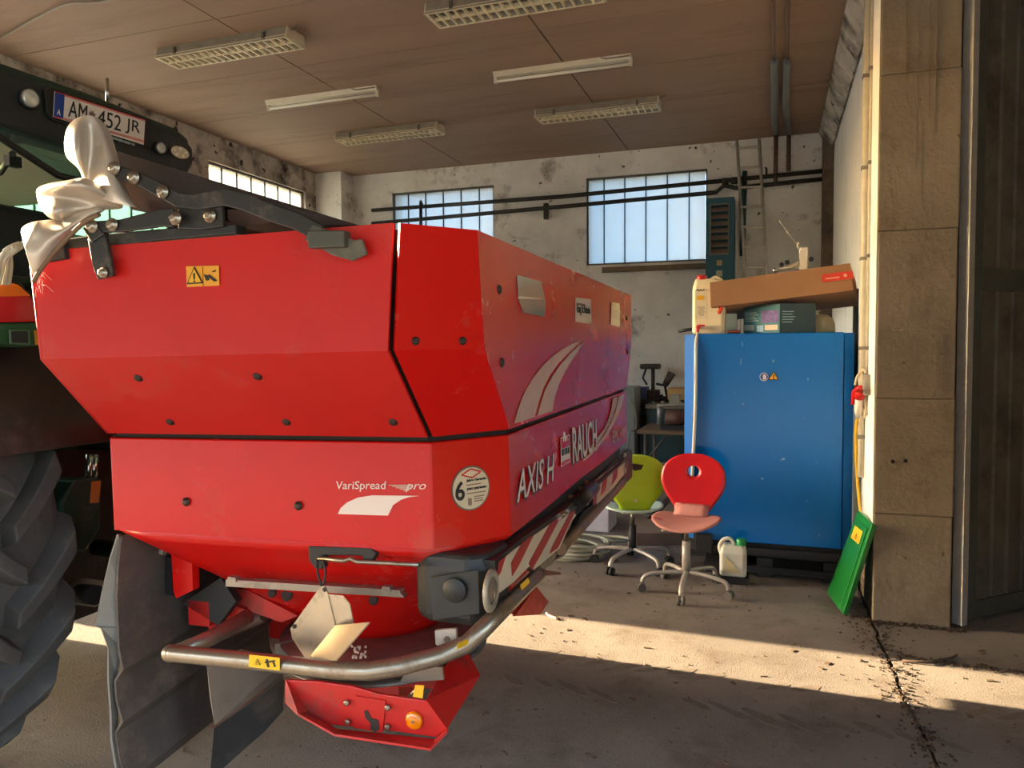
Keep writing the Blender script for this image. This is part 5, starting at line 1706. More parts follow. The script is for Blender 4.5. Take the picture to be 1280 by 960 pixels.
# tubular stand-off rail around the discs
vT = VC - 1.31
tube_pts = [Vector(S(212, 817, 1, vT)), Vector(S(218, 817, 1, vT)), Vector(S(270, 822, 1, vT)), Vector(S(335, 828.5, 1, vT)), Vector(S(420, 838, 1, vT - 0.005)), Vector(S(462, 839, 1, vT - 0.01)), Vector(S(500, 833, 1, vT)), Vector(S(548, 820, 1, VC - 1.27)), Vector(S(584, 805, 1, VC - 1.22)), Vector(S(604, 786, 0, 0.0)), Vector(S(632, 758, 0, 0.0)), Vector(S(668, 722, 0, 0.0))]
far = [Vector((0.0, VC + 1.0, tube_pts[-1].z)), Vector((-0.1, VC + 1.2, tube_pts[-1].z)), Vector((-0.9, VC + 1.2, tube_pts[-1].z - 0.06))]
tube_pts[-1] = Vector(S(673, 717, 0, 0.0))
sr = P_(MB().tube(tube_pts, 0.0225, 14), 'stand_off_rail', steel)
far = [Vector(S(700, 686, 0, -0.02)), Vector(S(712, 673, 0, -0.02)), Vector((-0.02, VC + 0.98, 0.86)), Vector((-0.12, VC + 1.2, 0.85)), Vector((-0.28, VC + 1.30, 0.83)), Vector((-0.9, VC + 1.30, 0.77))]
P_(MB().tube(far, 0.0225, 14), 'stand_off_rail', M('steel_worn', (140, 116, 90), 0.45, 0.6, var=0.2, vscale=9))
P_(MB().prism([Vector(S(*q, 0, -0.03)) for q in ((648, 706), (664, 696), (690, 690), (684, 704), (664, 716))], (0.02, 0, 0)), 'rail_flange', steel_plate)
P_(MB().ball(S(213, 816.5, 1, vT), 0.0235, n=14), 'rail_end', steel, sr)
P_(MB().tube([tube_pts[1], tube_pts[1] + Vector((0.02, 0.12, 0)), tube_pts[1] + Vector((0.05, 0.25, 0.02))], 0.022, 12), 'rail_return', steel, sr)
tq = [Vector(S(*q, 1, vT - 0.026)) for q in ((312, 818), (350, 822), (350, 838), (311, 833))]
tw = P_(MB().prism(tq, (0, -0.0015, 0)), 'warning_label', M('label_yellow', (230, 180, 20), 0.5), sr)
tri_sign(Vector(S(322, 828, 1, vT - 0.028)), (1, 0, 0.0), (0, 0, 1), 0.009, sr, name='sign_mark', local=True)
for pa in ([(332, 824), (334, 834), (337, 834), (335, 824)], [(340, 826), (343, 834), (345, 833), (342, 826)], [(331, 827), (344, 825), (344, 827), (331, 829)]):
    P_(MB().prism([Vector(S(*q, 1, vT - 0.028)) for q in pa], (0, -0.0008, 0)), 'sign_mark', bk)
for pa in ([(570, 812), (584, 806), (586, 798), (573, 803)], [(652, 738), (662, 728), (660, 722), (650, 731)]):
    P_(MB().prism([Vector(S(*q, 0, 0.024)) for q in pa], (0.001, 0, 0)), 'warning_label', M('label_yellow', (230, 180, 20), 0.5))

# rail bracket
v_plate([(543, 788), (570, 786), (571, 808), (556, 812), (544, 806)], VC - 1.20, 0.012, M('bracket_white', (206, 186, 164), 0.5, var=0.1, vscale=8), 'rail_bracket', bevel=0.002)
p = Vector(S(559, 799, 1, VC - 1.201))
P_(MB().lathe([(0.008, 0), (0.008, 0.006)], p, (0, -1, 0), n=6), 'bolt', steel)

# ---------------- light bar at the rear: two black casings, striped boards
uL = -0.01


def c3b(x, y):
    return (640 + x / 6.0, 620 + y / 6.0)


def r_plate(pix, u, th, m, name, parent=None, bevel=0.0):
    return P_(MB().prism([Vector(S(*q, 0, u)) for q in pix], (th, 0, 0)), name, m, parent, bevel=bevel)


white_s, red_s = M('stripe_cream', (214, 196, 166), 0.4, var=0.06, vscale=9), M('stripe_red', (176, 44, 40), 0.4, var=0.08, vscale=9)
# near casing: box with rounded corners wrapping the hopper corner
k = Vector(S(510, 740, 1, VC - 1.17))
cas = MB()
zb_, zt_ = S(520, 782, 1, VC - 1.17)[2], S(520, 690, 1, VC - 1.17)[2]
zb2, zt2 = 0.875, 1.035
body = []
for u_, v_ in ((k.x, VC - 1.02), (k.x + 0.01, VC - 1.14), (k.x + 0.05, VC - 1.17), (-0.06, VC - 1.185), (-0.015, VC - 1.15), (-0.005, VC - 1.02)):
    body.append((u_, v_))
cas.loft([[(u_ * 0.96 - 0.004, v_ + 0.01, zb_ + 0.01) for u_, v_ in body], [(u_, v_, zb_ + 0.035) for u_, v_ in body], [(u_, v_, zt_ - 0.04) for u_, v_ in body], [(u_ * 0.96 - 0.006, v_ + 0.012, zt_) for u_, v_ in body]])
lc = P_(cas, 'lamp_casing', plastic_dark, bevel=0.012)
pnl = [(536, 720), (590, 708), (606, 700), (612, 770), (540, 783)]
v_plate([(537, 722), (598, 712), (600, 768), (541, 776)], VC - 1.192, 0.006, plastic_dark, 'casing_panel', lc, bevel=0.003)
pc = Vector(S(568, 738, 1, VC - 1.2))
P_(MB().lathe([(0.032, 0), (0.03, 0.002), (0.0, 0.004)], pc, (0, -1, 0), n=20), 'casing_boss', plastic_dark, lc)
# bar along the rear
r_plate([(604, 700), (640, 672), (690, 640), (735, 606), (768, 580), (783, 562), (783, 570), (742, 604), (722, 631), (717, 632), (640, 687), (618, 706), (606, 722)], -0.03, 0.03, plastic_dark, 'bar_rim')
tl = r_plate([(621, 703), (640, 687), (717, 632.5), (722.5, 631), (697.5, 685), (665, 712.5), (661, 706), (640, 727), (620, 742)], -0.004, 0.006, white_s, 'striped_board')
for pa in ([c3b(75, 350), c3b(165, 288), c3b(40, 540), c3b(0, 600), c3b(-6, 500)], [c3b(290, 199), c3b(370, 145), c3b(215, 440), c3b(150, 550), c3b(125, 505), c3b(165, 430)], [c3b(455, 86), c3b(493, 70), c3b(345, 388), c3b(282, 432), c3b(300, 380)], [(623, 702), (632, 695), (626, 715), (621.5, 722)]):
    r_plate(pa, 0.003, 0.001, red_s, 'stripe', tl)
tf = r_plate([(743, 600), (780, 572), (781, 590), (765, 610), (745, 630), (742, 622)], -0.02, 0.006, white_s, 'striped_board')
for pa in ([(742, 602), (748, 597), (745, 630), (741, 632)], [(755, 592), (760, 588), (757, 612), (751, 620)], [(768, 582), (773, 578), (771, 597), (765, 606)]):
    r_plate(pa, -0.013, 0.001, red_s, 'stripe', tf)
r_plate([(736, 602), (780, 560), (786, 566), (786, 596), (744, 640), (712, 660), (722, 640), (736, 630)], -0.045, 0.02, plastic_dark, 'lamp_casing')
lens_ring = M('lamp_rim', (170, 160, 140), 0.4, 0.4)
lens_m = M('lamp_lens', (120, 100, 84), 0.25, coat=0.5)
for q, r, u_ in (((612, 738), 0.052, 0.0), ((780, 579), 0.055, -0.016)):
    p = Vector(S(*q, 0, u_))
    lr = P_(MB().lathe([(r, 0), (r, 0.008), (r * 0.72, 0.012), (r * 0.68, 0.006)], p, (1, 0, 0), n=32), 'lamp_rim', lens_ring)
    P_(MB().lathe([(r * 0.7, 0.005), (r * 0.5, 0.012), (0.0, 0.014)], p, (1, 0, 0), n=24), 'lamp_lens', lens_m, lr)
# hydraulics in the gap between the boards
hy = MB().tube([Vector((0.0, VC - 0.25, 0.985)), Vector((0.0, VC + 0.10, 0.99))], 0.03, 12)
P_(hy, 'hydraulic_cylinder', M('cylinder_black', (28, 28, 30), 0.35, 0.3))
P_(MB().tube([Vector((0.0, VC - 0.5, 1.0)), Vector((0.0, VC - 0.25, 0.985))], 0.012, 8), 'piston_rod', M('chrome', (190, 190, 186), 0.2, 0.9))
for v_ in (-0.18, 0.0, 0.12):
    P_(MB().cyl((0.01, VC + v_, 0.985), (-0.06, VC + v_, 1.01), 0.016, 10), 'hydraulic_fitting', M('fitting_brass', (150, 130, 90), 0.4, 0.6))
P_(MB().span((-0.20, VC - 1.0, 0.93), (-0.035, VC + 1.0, 1.062)), 'rear_gap_plate', black_steel)  # black plate filling the gap under the hopper belt

# far disc guard (red) and its small wing
r_plate([(640, 770), (668, 733), (683, 752), (673, 768)], -0.06, 0.008, paint_low, 'disc_guard')
r_plate([(625, 752), (650, 728), (668, 712), (672, 728), (640, 768)], -0.08, 0.008, paint_low, 'disc_guard')
r_plate([(672, 711), (698, 715), (700, 718), (674, 720)], -0.05, 0.006, M('wing_rust', (120, 76, 60), 0.6), 'guard_wing')
r_plate([(690, 672), (704, 660), (735, 632), (741, 640), (712, 672)], -0.06, 0.02, steel_plate, 'far_plate')

# ================================================================== THE TRACTOR
tr_green = M('tractor_green', (24, 52, 42), 0.4, var=0.08, vscale=4, coat=0.3, dirt=((80, 84, 78), 0.2, 4, 0.6))
tr_dark = M('tractor_plastic', (38, 42, 42), 0.55, var=0.15, vscale=5, dirt=((80, 80, 76), 0.25, 5))
tyre_m = M('tyre_rubber', (76, 72, 68), 0.85, var=0.25, vscale=6, dirt=((100, 92, 84), 0.42, 5), bump=0.2)  # rubber grey raised for dust and for haze over the tyre
lug_m = M('lug_rubber', (72, 68, 65), 0.8, var=0.2, vscale=8, dirt=((96, 90, 82), 0.35, 8))
tint = bpy.data.materials.new('cab_glass')
tint.use_nodes = True
t = tint.node_tree
b = t.nodes['Principled BSDF']
out = [n for n in t.nodes if n.type == 'OUTPUT_MATERIAL'][0]
trn = t.nodes.new('ShaderNodeBsdfTransparent'); trn.inputs['Color'].default_value = (0.55, 0.78, 0.70, 1)
b.inputs['Base Color'].default_value = (0.35, 0.5, 0.45, 1); b.inputs['Roughness'].default_value = 0.05
mxn = t.nodes.new('ShaderNodeMixShader'); mxn.inputs[0].default_value = 0.18
t.links.new(trn.outputs[0], mxn.inputs[1]); t.links.new(b.outputs[0], mxn.inputs[2]); t.links.new(mxn.outputs[0], out.inputs['Surface'])

TY = 2.735
tr_ = thing('tractor', 'dark green tractor standing in the side gate, hitched to the red spreader', 'tractor', (-2.9, TY, 0))


def T_(mb, name, m, parent=None, **k):
    return mb.build(name, m, tr_ if parent is None else parent, **k)


def wheel(cx, cy, R, half, name, lugs=20, lug_h=0.055):
    """Wheel object with its own origin; tyre, rim, lugs below it."""
    prof = [(R * 0.56, -half * 0.62), (R * 0.60, -half * 0.82), (R * 0.74, -half * 0.98), (R * 0.86, -half), (R - lug_h - 0.02, -half * 0.92), (R - lug_h, -half * 0.75), (R - lug_h + 0.012, 0), (R - lug_h, half * 0.75), (R - lug_h - 0.02, half * 0.92), (R * 0.86, half), (R * 0.74, half * 0.98), (R * 0.60, half * 0.82), (R * 0.56, half * 0.62)]
    mb = MB().lathe(prof, (0, 0, 0), (0, 1, 0), n=56)
    ty = mb.build(name, tyre_m, tr_, local=True)
    ty.location = (cx + 2.9, cy - TY, R)
    MB().lathe([(0.02, -half * 0.2), (R * 0.3, -half * 0.25), (R * 0.5, -half * 0.1), (R * 0.57, -half * 0.64), (R * 0.585, -half * 0.7), (R * 0.585, half * 0.7), (R * 0.57, half * 0.64), (R * 0.5, half * 0.3), (0.02, half * 0.3)], (0, 0, 0), (0, 1, 0), n=40).build('rim', M('rim_red', (150, 30, 28), 0.5), ty, local=True)
    for sd_ in (-1, 1):
        mesh = None
        for k in range(lugs):
            if mesh is None:
                g = MB()
                rows = []
                n = 6
                for i in range(n + 1):
                    f = i / n
                    y = sd_ * (half * (-0.06 + 1.06 * f))
                    a = 0.30 * f ** 1.15
                    wd = (0.028 + 0.012 * f) * R / 0.85
                    rb = R - lug_h - 0.012 - (0.03 if f > 0.9 else 0)
                    rt = R - (0.0 if f < 0.85 else (0.018 if f < 0.99 else 0.06))
                    row = []
                    for rr, w in ((rb, wd * 1.6), (rt, wd), (rt, -wd), (rb, -wd * 1.6)):
                        an = a + w / rr
                        row.append((rr * math.cos(an), y, rr * math.sin(an)))
                    rows.append(row)
                g.loft(rows)
                o = g.build('lug', lug_m, ty, local=True, bevel=0.006)
                mesh = o
            else:
                o = mesh.copy()
                COL.objects.link(o)
            o.rotation_euler = (0, -(2 * PI * (k + (0.5 if sd_ > 0 else 0)) / lugs), 0)
    return ty


wheel(-3.08, 1.72, 0.85, 0.235, 'rear_wheel', 19, 0.08)
wheel(-3.08, 3.49, 0.85, 0.235, 'rear_wheel', 19, 0.08)
for y in (1.98, 3.48):
    wheel(-5.35, y, 0.58, 0.19, 'front_wheel', 18, 0.04)

# body
T_(MB().span((-6.2, 2.20, 0.42), (-2.80, 3.08, 1.15)), 'chassis', tr_dark)  # made lower and wider to block sun patches on the floor
T_(MB().cyl((-3.08, 1.75, 0.85), (-3.08, 3.45, 0.85), 0.13, 16), 'rear_axle', tr_dark)
T_(MB().cyl((-5.35, 1.9, 0.72), (-5.35, 3.57, 0.72), 0.08, 12), 'front_axle', tr_dark)
hd_ = MB().loft([[(-6.35, TY + y * 0.8, z) for y, z in ((-0.40, 1.0), (0.40, 1.0), (0.42, 1.6), (0.30, 1.75), (-0.30, 1.75), (-0.42, 1.6))], [(-4.5, TY + y, z) for y, z in ((-0.45, 1.0), (0.45, 1.0), (0.48, 1.8), (0.34, 1.98), (-0.34, 1.98), (-0.48, 1.8))]])
T_(hd_, 'hood', tr_green, bevel=0.03)
T_(MB().span((-4.55, 2.05, 1.0), (-3.05, 3.42, 1.42)), 'cab_floor', tr_dark)
for x, y in ((-3.06, 2.08), (-3.06, 3.30), (-4.5, 2.12), (-4.5, 3.30)):
    T_(MB().tube([(x, y, 1.40), (x + (0.0 if x > -4 else 0.1), y + (0.02 if y < TY else -0.02), 2.5)], 0.045, 8), 'cab_post', tr_dark)
T_(MB().span((-4.46, 2.16, 1.45), (-4.45, 3.28, 2.5)), 'windscreen', tint)
T_(MB().span((-4.4, 3.335, 1.45), (-3.1, 3.34, 2.5)), 'side_window', tint)
st_ = MB().box((-3.75, TY, 1.62), (0.5, 0.55, 0.16)).box((-3.5, TY, 1.95), (0.14, 0.52, 0.62))
T_(MB().box((-3.75, TY, 1.62), (0.5, 0.55, 0.16)), 'seat', M('seat_dark', (40, 40, 42), 0.8), bevel=0.03)
T_(MB().box((-3.48, TY, 1.95), (0.14, 0.50, 0.62)), 'seat_back', M('seat_dark', (40, 40, 42), 0.8), bevel=0.04)
T_(MB().span((-4.5, 2.1, 2.44), (-3.1, 3.36, 2.47)), 'roof_liner', M('liner_cream', (196, 182, 150), 0.8))

# roof
def rsec(x, z0, z1, y0, y1, c):
    return [(x, y0, z0), (x, y0, z1 - c), (x, y0 + c * 2, z1 - c * 0.3), (x, (y0 + y1) / 2, z1), (x, y1 - c * 2, z1 - c * 0.3), (x, y1, z1 - c), (x, y1, z0), (x, (y0 + y1) / 2, z0)]


T_(MB().loft([rsec(-4.75, 2.50, 2.62, 2.1, 3.36, 0.04), rsec(-4.3, 2.48, 2.78, 2.02, 3.40, 0.06), rsec(-3.2, 2.48, 2.79, 2.00, 3.39, 0.06), rsec(-3.02, 2.56, 2.765, 2.02, 3.37, 0.05)]), 'roof', tr_green, bevel=0.02)
T_(MB().prism([(-2.99, 2.03, 2.49), (-2.99, 3.30, 2.49), (-2.99, 3.36, 2.58), (-2.99, 3.36, 2.66), (-2.99, 3.30, 2.70), (-2.99, 2.9, 2.735), (-2.99, 2.03, 2.70)], (-0.1, 0, 0)), 'rear_visor', tr_dark, bevel=0.012)
T_(MB().prism([W(56, 111, 0, -2.97), W(66, 109, 0, -2.97), W(190, 150, 0, -2.97), W(188, 185, 0, -2.97), W(66, 150, 0, -2.97), W(58, 140, 0, -2.97)], (-0.03, 0, 0)), 'plate_holder', M('holder_black', (26, 28, 28), 0.5), bevel=0.004)
T_(MB().cyl(W(134, 128, 0, -3.2), W(134, 98, 0, -3.2), 0.008, 8), 'antenna', M('chrome', (190, 190, 186), 0.2, 0.9))


def work_lamp(q, r, x, oval=1.0, leds=0):
    p = Vector(W(*q, 0, x))
    o = T_(MB().lathe([(r * 0.5, -0.05), (r * 1.05, -0.02), (r * 1.1, 0.0), (r, 0.004)], p, (1, -0.12, -0.12), n=24), 'work_lamp', M('holder_black', (26, 28, 28), 0.5))
    T_(MB().lathe([(r * 0.96, 0.004), (r * 0.7, 0.010), (0.0, 0.012)], p, (1, -0.12, -0.12), n=24), 'lens', M('lamp_glass', (206, 206, 196), 0.15, 0.3, var=0.15, vscale=40), o)
    return o


work_lamp((38, 123), 0.040, -2.96)
work_lamp((201, 185), 0.030, -2.95)
p = Vector(W(222, 190.5, 0, -2.93))
n_ = Vector((1, -0.2, -0.15)).normalized()
ax_ = Vector((0.2, 1, 0.0)).normalized()
el = [p + ax_ * (0.058 * math.cos(a)) + Vector((0, 0, 1)) * (0.034 * math.sin(a)) for a in [2 * PI * i / 24 for i in range(24)]]
ow = T_(MB().prism(el, n_ * 0.02), 'work_lamp', M('holder_black', (26, 28, 28), 0.5))
el2 = [p + n_ * 0.02 + (q - p) * 0.9 for q in el]
T_(MB().prism(el2, n_ * 0.003), 'lens', M('lamp_cream', (206, 190, 160), 0.3), ow)
for i in range(5):
    a = 2 * PI * i / 5 + 0.3
    c = p + n_ * 0.0235 + ax_ * (0.034 * math.cos(a)) + Vector((0, 0, 0.018 * math.sin(a)))
    T_(MB().lathe([(0.008, 0), (0.005, 0.003)], c, n_, n=10), 'led', M('led_white', (244, 240, 226), 0.2), ow)

# number plate
xp = -2.966
pl = [Vector(W(*q, 0, xp)) for q in ((68, 114), (181, 150), (179, 181), (66, 146))]
npl = T_(MB().prism(pl, (0.003, 0, 0)), 'number_plate', M('plate_face', (226, 218, 206), 0.4))
rgt, upv = (pl[1] - pl[0]), (pl[0] - pl[3])
o0 = pl[3] + Vector((0.0035, 0, 0))


def on_plate(a, b, d=0.0):
    return o0 + rgt * a + upv * b + Vector((d, 0, 0))


def ppatch(a0, a1, b0, b1, m, name, d=0.0):
    return T_(MB().prism([on_plate(a0, b0, d), on_plate(a1, b0, d), on_plate(a1, b1, d), on_plate(a0, b1, d)], (0.0008, 0, 0)), name, m, npl)


ppatch(0.0, 0.095, 0.02, 0.98, bl_, 'blue_field')
for b0, b1 in ((0.0, 0.03), (0.05, 0.075), (0.925, 0.95), (0.97, 1.0)):
    ppatch(0.0 if b0 in (0.0, 0.97) else 0.1, 1.0, b0, b1, red_plastic, 'red_line', 0.0004)


def pword(s_, a0, a1, b0, h, m=bk, bold=0.0):
    lettering('lettering', s_, on_plate(a0, b0, 0.0006), rgt, upv, upv.length * h, rgt.length * (a1 - a0), m, npl, local=False, bold=bold)


pword('A', 0.03, 0.065, 0.12, 0.22, wh)
pword('AM', 0.14, 0.33, 0.17, 0.66)
pword('452', 0.445, 0.71, 0.17, 0.66)
pword('JR', 0.765, 0.94, 0.17, 0.66)
c = on_plate(0.385, 0.52, 0.001)
cr = [on_plate(a, b, 0.0006) for a, b in ((0.36, 0.3), (0.41, 0.3), (0.42, 0.62), (0.40, 0.58), (0.40, 0.72), (0.385, 0.62), (0.37, 0.72), (0.37, 0.58), (0.35, 0.62))]
T_(MB().prism(cr, (0.0006, 0, 0)), 'crest', M('crest_grey', (120, 100, 90), 0.5), npl)
lb_ = Vector(W(140, 172, 0, -2.965)); rb_ = Vector(W(168, 181, 0, -2.965))
for f0, f1 in ((0, 0.25), (0.3, 0.5), (0.55, 0.8), (0.88, 1.0)):
    T_(MB().tube([lb_.lerp(rb_, f0), lb_.lerp(rb_, f1)], 0.006, 4), 'print_block', M('print_pale', (170, 170, 170), 0.5))

# rear window swung open and its frame
fw = [Vector(W(*q, 0, x)) for q, x in (((-60, 150), -2.97), ((132, 206), -2.97), ((118, 224), -2.72), ((74, 216), -2.66), ((-60, 150), -2.55))]
wp = [Vector((-2.985, 2.10, 2.485)), Vector((-2.985, 3.25, 2.485)), Vector((-2.70, 3.10, 2.20)), Vector((-2.66, 2.15, 2.16))]
wp = [Vector(W(-40, 145, 0, -2.975)), Vector(W(140, 205, 0, -2.975)), Vector(W(120, 231, 0, -2.70)), Vector(W(72, 219, 0, -2.66)), Vector(W(0, 172, 0, -2.62)), Vector(W(-40, 148, 0, -2.62))]
rw = T_(MB().prism(wp, (0.006, 0, -0.006)), 'rear_window', tint)
T_(MB().tube(wp[2:] , 0.014, 8), 'window_frame', M('holder_black', (26, 28, 28), 0.5), rw)
T_(MB().tube([W(16, 172, 0, -2.75), W(24, 175, 0, -2.75)], 0.016, 8), 'window_handle', black_steel, rw)
T_(MB().tube([W(0, 216, 0, -2.9), W(12, 198, 0, -2.8), W(16, 192, 0, -2.72)], 0.012, 8), 'gas_strut', black_steel)
T_(MB().box(W(16, 202, 0, -2.75), (0.03, 0.05, 0.04)), 'strut_mount', black_steel)

# rear mudguards, tail light, step
for (y0, y1, sd_) in ((1.42, 2.12, -1), (3.08, 3.715, 1)):
    rows = []
    for i in range(15):
        a = math.radians(25 + 139 * i / 14)
        rr = 0.93 + (0.05 if i > 2 else 0.0)
        rows.append([(-3.08 + rr * math.cos(a), y, 0.85 + rr * math.sin(a)) for y in (y0, y0 + 0.2, y1 - 0.1, y1)])
    T_(MB().loft(rows, close=(False, False), loop=False, smooth=True), 'mudguard', M('guard_brown', (58, 42, 38), 0.55, var=0.2, vscale=4, dirt=((90, 70, 62), 0.25, 6, 0.7)), solid=0.012)
    T_(MB().span((-3.6, y0 + 0.02, 1.80), (-2.6, y1 + (0.0 if sd_ > 0 else 0.02), 1.84)), 'mudguard_top', tr_green, bevel=0.015)
lr0 = [W(-20, 352, 0, -2.34), W(0, 350, 0, -2.34), W(22, 357, 0, -2.34), W(40, 372, 0, -2.34), W(48, 384, 0, -2.34), W(49, 402, 0, -2.34), W(0, 403, 0, -2.34), W(-20, 402, 0, -2.34)]
tlm = T_(MB().prism(lr0, (-0.10, 0, 0)), 'tail_light', M('tail_red', (206, 26, 40), 0.2, coat=0.6), bevel=0.006)
lo_ = [W(-20, 351, 0, -2.338), W(0, 349.5, 0, -2.338), W(22, 356, 0, -2.338), W(38, 370, 0, -2.338), W(0, 371, 0, -2.338), W(-20, 371, 0, -2.338)]
T_(MB().prism(lo_, (0.006, 0, 0)), 'indicator_lens', M('tail_amber', (240, 120, 30), 0.2, coat=0.6), tlm, bevel=0.003)
T_(MB().prism([W(-20, 341, 0, -2.40), W(0, 344, 0, -2.40), W(28, 353, 0, -2.40), W(50, 382, 0, -2.40), W(50, 402, 0, -2.40), W(-20, 402, 0, -2.40)], (-0.14, 0, 0)), 'light_housing', tr_dark, bevel=0.01)
lh = T_(MB().prism([W(-20, 404, 0, -2.35), W(51, 403, 0, -2.35), W(52, 432, 0, -2.35), W(30, 434, 0, -2.35), W(-20, 428, 0, -2.35)], (-0.12, 0, 0)), 'light_bracket', M('bracket_green', (50, 96, 64), 0.45, var=0.1, vscale=8), bevel=0.006)
T_(MB().prism([W(10, 412, 0, -2.345), W(36, 412, 0, -2.345), W(37, 431, 0, -2.345), W(11, 430, 0, -2.345)], (0.006, 0, 0)), 'socket_rim', M('socket_green', (96, 140, 110), 0.4), lh, bevel=0.003)
T_(MB().prism([W(13, 414, 0, -2.338), W(34, 414, 0, -2.338), W(35, 429, 0, -2.338), W(14, 428, 0, -2.338)], (0.003, 0, 0)), 'socket_cover', M('socket_dark', (50, 48, 54), 0.5), lh, bevel=0.002)
T_(MB().prism([W(42, 413, 0, -2.347), W(52, 413, 0, -2.347), W(52, 431, 0, -2.347), W(44, 431, 0, -2.347)], (0.003, 0, 0)), 'warning_label', M('label_amber', (232, 160, 40), 0.5), lh)

# hitch with green tool box, lift rods
T_(MB().prism([W(92, 600, 0, -2.35), W(128, 598, 0, -2.35), W(126, 660, 0, -2.35), W(108, 690, 0, -2.35), W(80, 686, 0, -2.35), W(76, 630, 0, -2.35)], (-0.2, 0, 0)), 'side_bracket', tr_green, bevel=0.01)
T_(MB().prism([W(114, 602, 0, -2.345), W(126, 601, 0, -2.345), W(123, 628, 0, -2.345), W(112, 629, 0, -2.345)], (0.002, 0, 0)), 'warning_label', M('label_orange', (196, 120, 60), 0.5))
for dx in (0, 7):
    T_(MB().cyl(W(112 + dx, 568, 0, -2.4), W(110 + dx, 600, 0, -2.4), 0.012, 10), 'lift_rod', M('chrome', (190, 190, 186), 0.2, 0.9))
T_(MB().span((-2.75, 2.36, 1.15), (-2.45, 3.1, 1.6)), 'hitch_block', tr_dark, bevel=0.02)
T_(MB().cyl((-2.75, 2.45, 0.72), (-1.95, 2.42, 0.70), 0.035, 10), 'lower_link', tr_dark)
T_(MB().cyl((-2.75, 3.02, 0.72), (-1.95, 3.05, 0.70), 0.035, 10), 'lower_link', tr_dark)
T_(MB().cyl((-2.6, 2.735, 1.2), (-1.9, 2.735, 1.1), 0.035, 10), 'top_link', tr_dark)
T_(MB().cyl(W(92, 738, 0, -2.5), W(122, 742, 0, -2.4), 0.05, 14), 'linkage_drum', M('drum_pale', (150, 150, 132), 0.6, var=0.2, vscale=8))
T_(MB().cyl(W(100, 742, 0, -2.4), W(120, 744, 0, -2.3), 0.035, 14), 'drum_cap', black_steel)

# pale cord bundle hanging off the cover
cd = MB()
rc = random.Random(6)
for i in range(16):
    x = rc.uniform(-8, 14)
    pts = [W(26 + rc.uniform(-8, 6), 306 + rc.uniform(-4, 4), 0, -2.12), W(8 + x * 0.5, 316 + rc.uniform(-5, 5), 0, -2.14), W(2 + x, 334 + rc.uniform(-5, 5), 0, -2.16), W(-2 + x * 1.1, 356, 0, -2.17)]
    cd.tube(bez(pts, 4), 0.006, 6)
tag(cd.build('cord_bundle', M('cord_pale', (206, 200, 178), 0.8)), 'bundle of pale cord hanging between cover cloth and tractor tail light', 'cord')

# ================================================================== LITTER AND MUD ON THE FLOOR
lm = MB()
rl = random.Random(21)


def chip(x, y, l, w, h, a, tilt=0.1):
    R = Matrix.Rotation(a, 3, 'Z') @ Matrix.Rotation(rl.uniform(-tilt, tilt), 3, 'Y')
    lm.box((x, y, h / 2 + 0.001), (l, w, h), R)


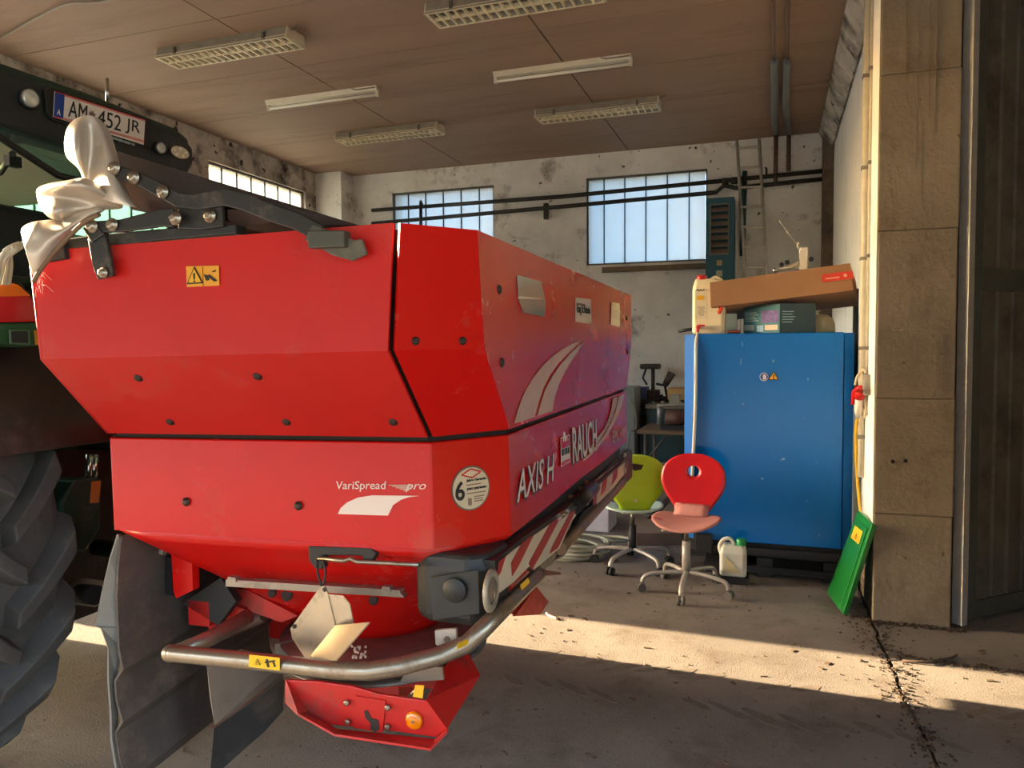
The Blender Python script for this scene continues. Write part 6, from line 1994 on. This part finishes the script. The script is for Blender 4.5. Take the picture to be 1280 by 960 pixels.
for i in range(900):
    y = 1.6 + 5.2 * rl.random() ** 1.2
    x = rl.uniform(-2.2, 2.0)
    l = rl.choice((0.006, 0.01, 0.016, 0.03)) * rl.uniform(0.6, 1.3)
    chip(x, y, l, l * rl.uniform(0.15, 0.7), 0.004, rl.uniform(0, PI))
o = lm.build('litter', M('litter_brown', (96, 78, 58), 0.9, var=0.4, vscale=30)); o['kind'] = 'stuff'; tag(o, 'scattered chips and straw on the concrete floor', 'litter')
dm_ = MB()
lm = dm_
for i in range(700):
    t_ = rl.random()
    y = 4.72 - 2.6 * t_ ** 1.6
    x = joint_x(y) + rl.gauss(0, 0.03 + 0.04 * (1 - t_))
    s_ = rl.uniform(0.004, 0.013)
    chip(x, y, s_, s_ * rl.uniform(0.4, 1), s_ * 0.5, rl.uniform(0, PI), 0.4)
for i in range(160):
    x = rl.uniform(0.58, 1.2)
    y = 4.16 - 0.06 * (x - 0.58) + rl.gauss(0, 0.02)
    s_ = rl.uniform(0.004, 0.012)
    chip(x, y, s_ * 1.4, s_ * rl.uniform(0.4, 1), s_ * 0.5, rl.uniform(0, PI), 0.4)
for i in range(160):
    x = rl.uniform(0.5, 1.0)
    y = 4.645 + rl.gauss(0, 0.012)
    s_ = rl.uniform(0.006, 0.016)
    chip(x, y, s_ * 1.4, s_, s_ * 0.6, rl.uniform(0, PI), 0.4)
o = dm_.build('debris', M('debris_soil', (70, 54, 38), 0.95, var=0.5, vscale=40)); o['kind'] = 'stuff'; tag(o, 'crumbled soil and leaf debris along the floor joint', 'debris')
# dried lug marks left by a tyre
mm = MB()
for row, (x0, y0) in enumerate(((-1.25, 3.62), (-1.15, 3.30))):
    for i in range(22):
        x = x0 + 0.14 * i
        y = y0 + 0.02 * math.sin(i * 1.3)
        sgn = 1 if row == 0 else -1
        if rl.random() < 0.2:
            continue
        a = sgn * 0.62 + rl.uniform(-0.05, 0.05)
        l, w = rl.uniform(0.15, 0.24), rl.uniform(0.04, 0.06)
        n = 12
        pts = []
        for k in range(n):
            t_ = 2 * PI * k / n
            u_, v_ = l / 2 * math.cos(t_) * rl.uniform(0.85, 1.1), w / 2 * math.sin(t_) * rl.uniform(0.6, 1.3)
            pts.append((x + u_ * math.cos(a) - v_ * math.sin(a), y + u_ * math.sin(a) + v_ * math.cos(a), 0.0004))
        mm.prism(pts, (0, 0, 0.0012))
o = mm.build('mud', M('mud_dry', (112, 100, 86), 0.95, var=0.2, vscale=12)); o['kind'] = 'stuff'; tag(o, 'dried tyre lug marks pressed on the concrete floor', 'mud')
tw_ = MB()
tw_.tube([W(1128, 826, 2, 0.006), W(1160, 828, 2, 0.012), W(1190, 822, 2, 0.006), W(1196, 819, 2, 0.008)], 0.006, 6)
tag(tw_.build('twig', M('twig_brown', (70, 52, 38), 0.9)), 'thin dark twig on the floor before the concrete pier', 'twig')
tag(MB().tube(bez([W(683, 766, 2, 0.02), W(686, 769, 2, 0.012), W(697, 774, 2, 0.006)], 4), [0.007] * 9, 6).build('straw', M('straw_pale', (214, 180, 150), 0.8)), 'pale bit of straw on the sunlit floor edge near the spreader', 'straw')
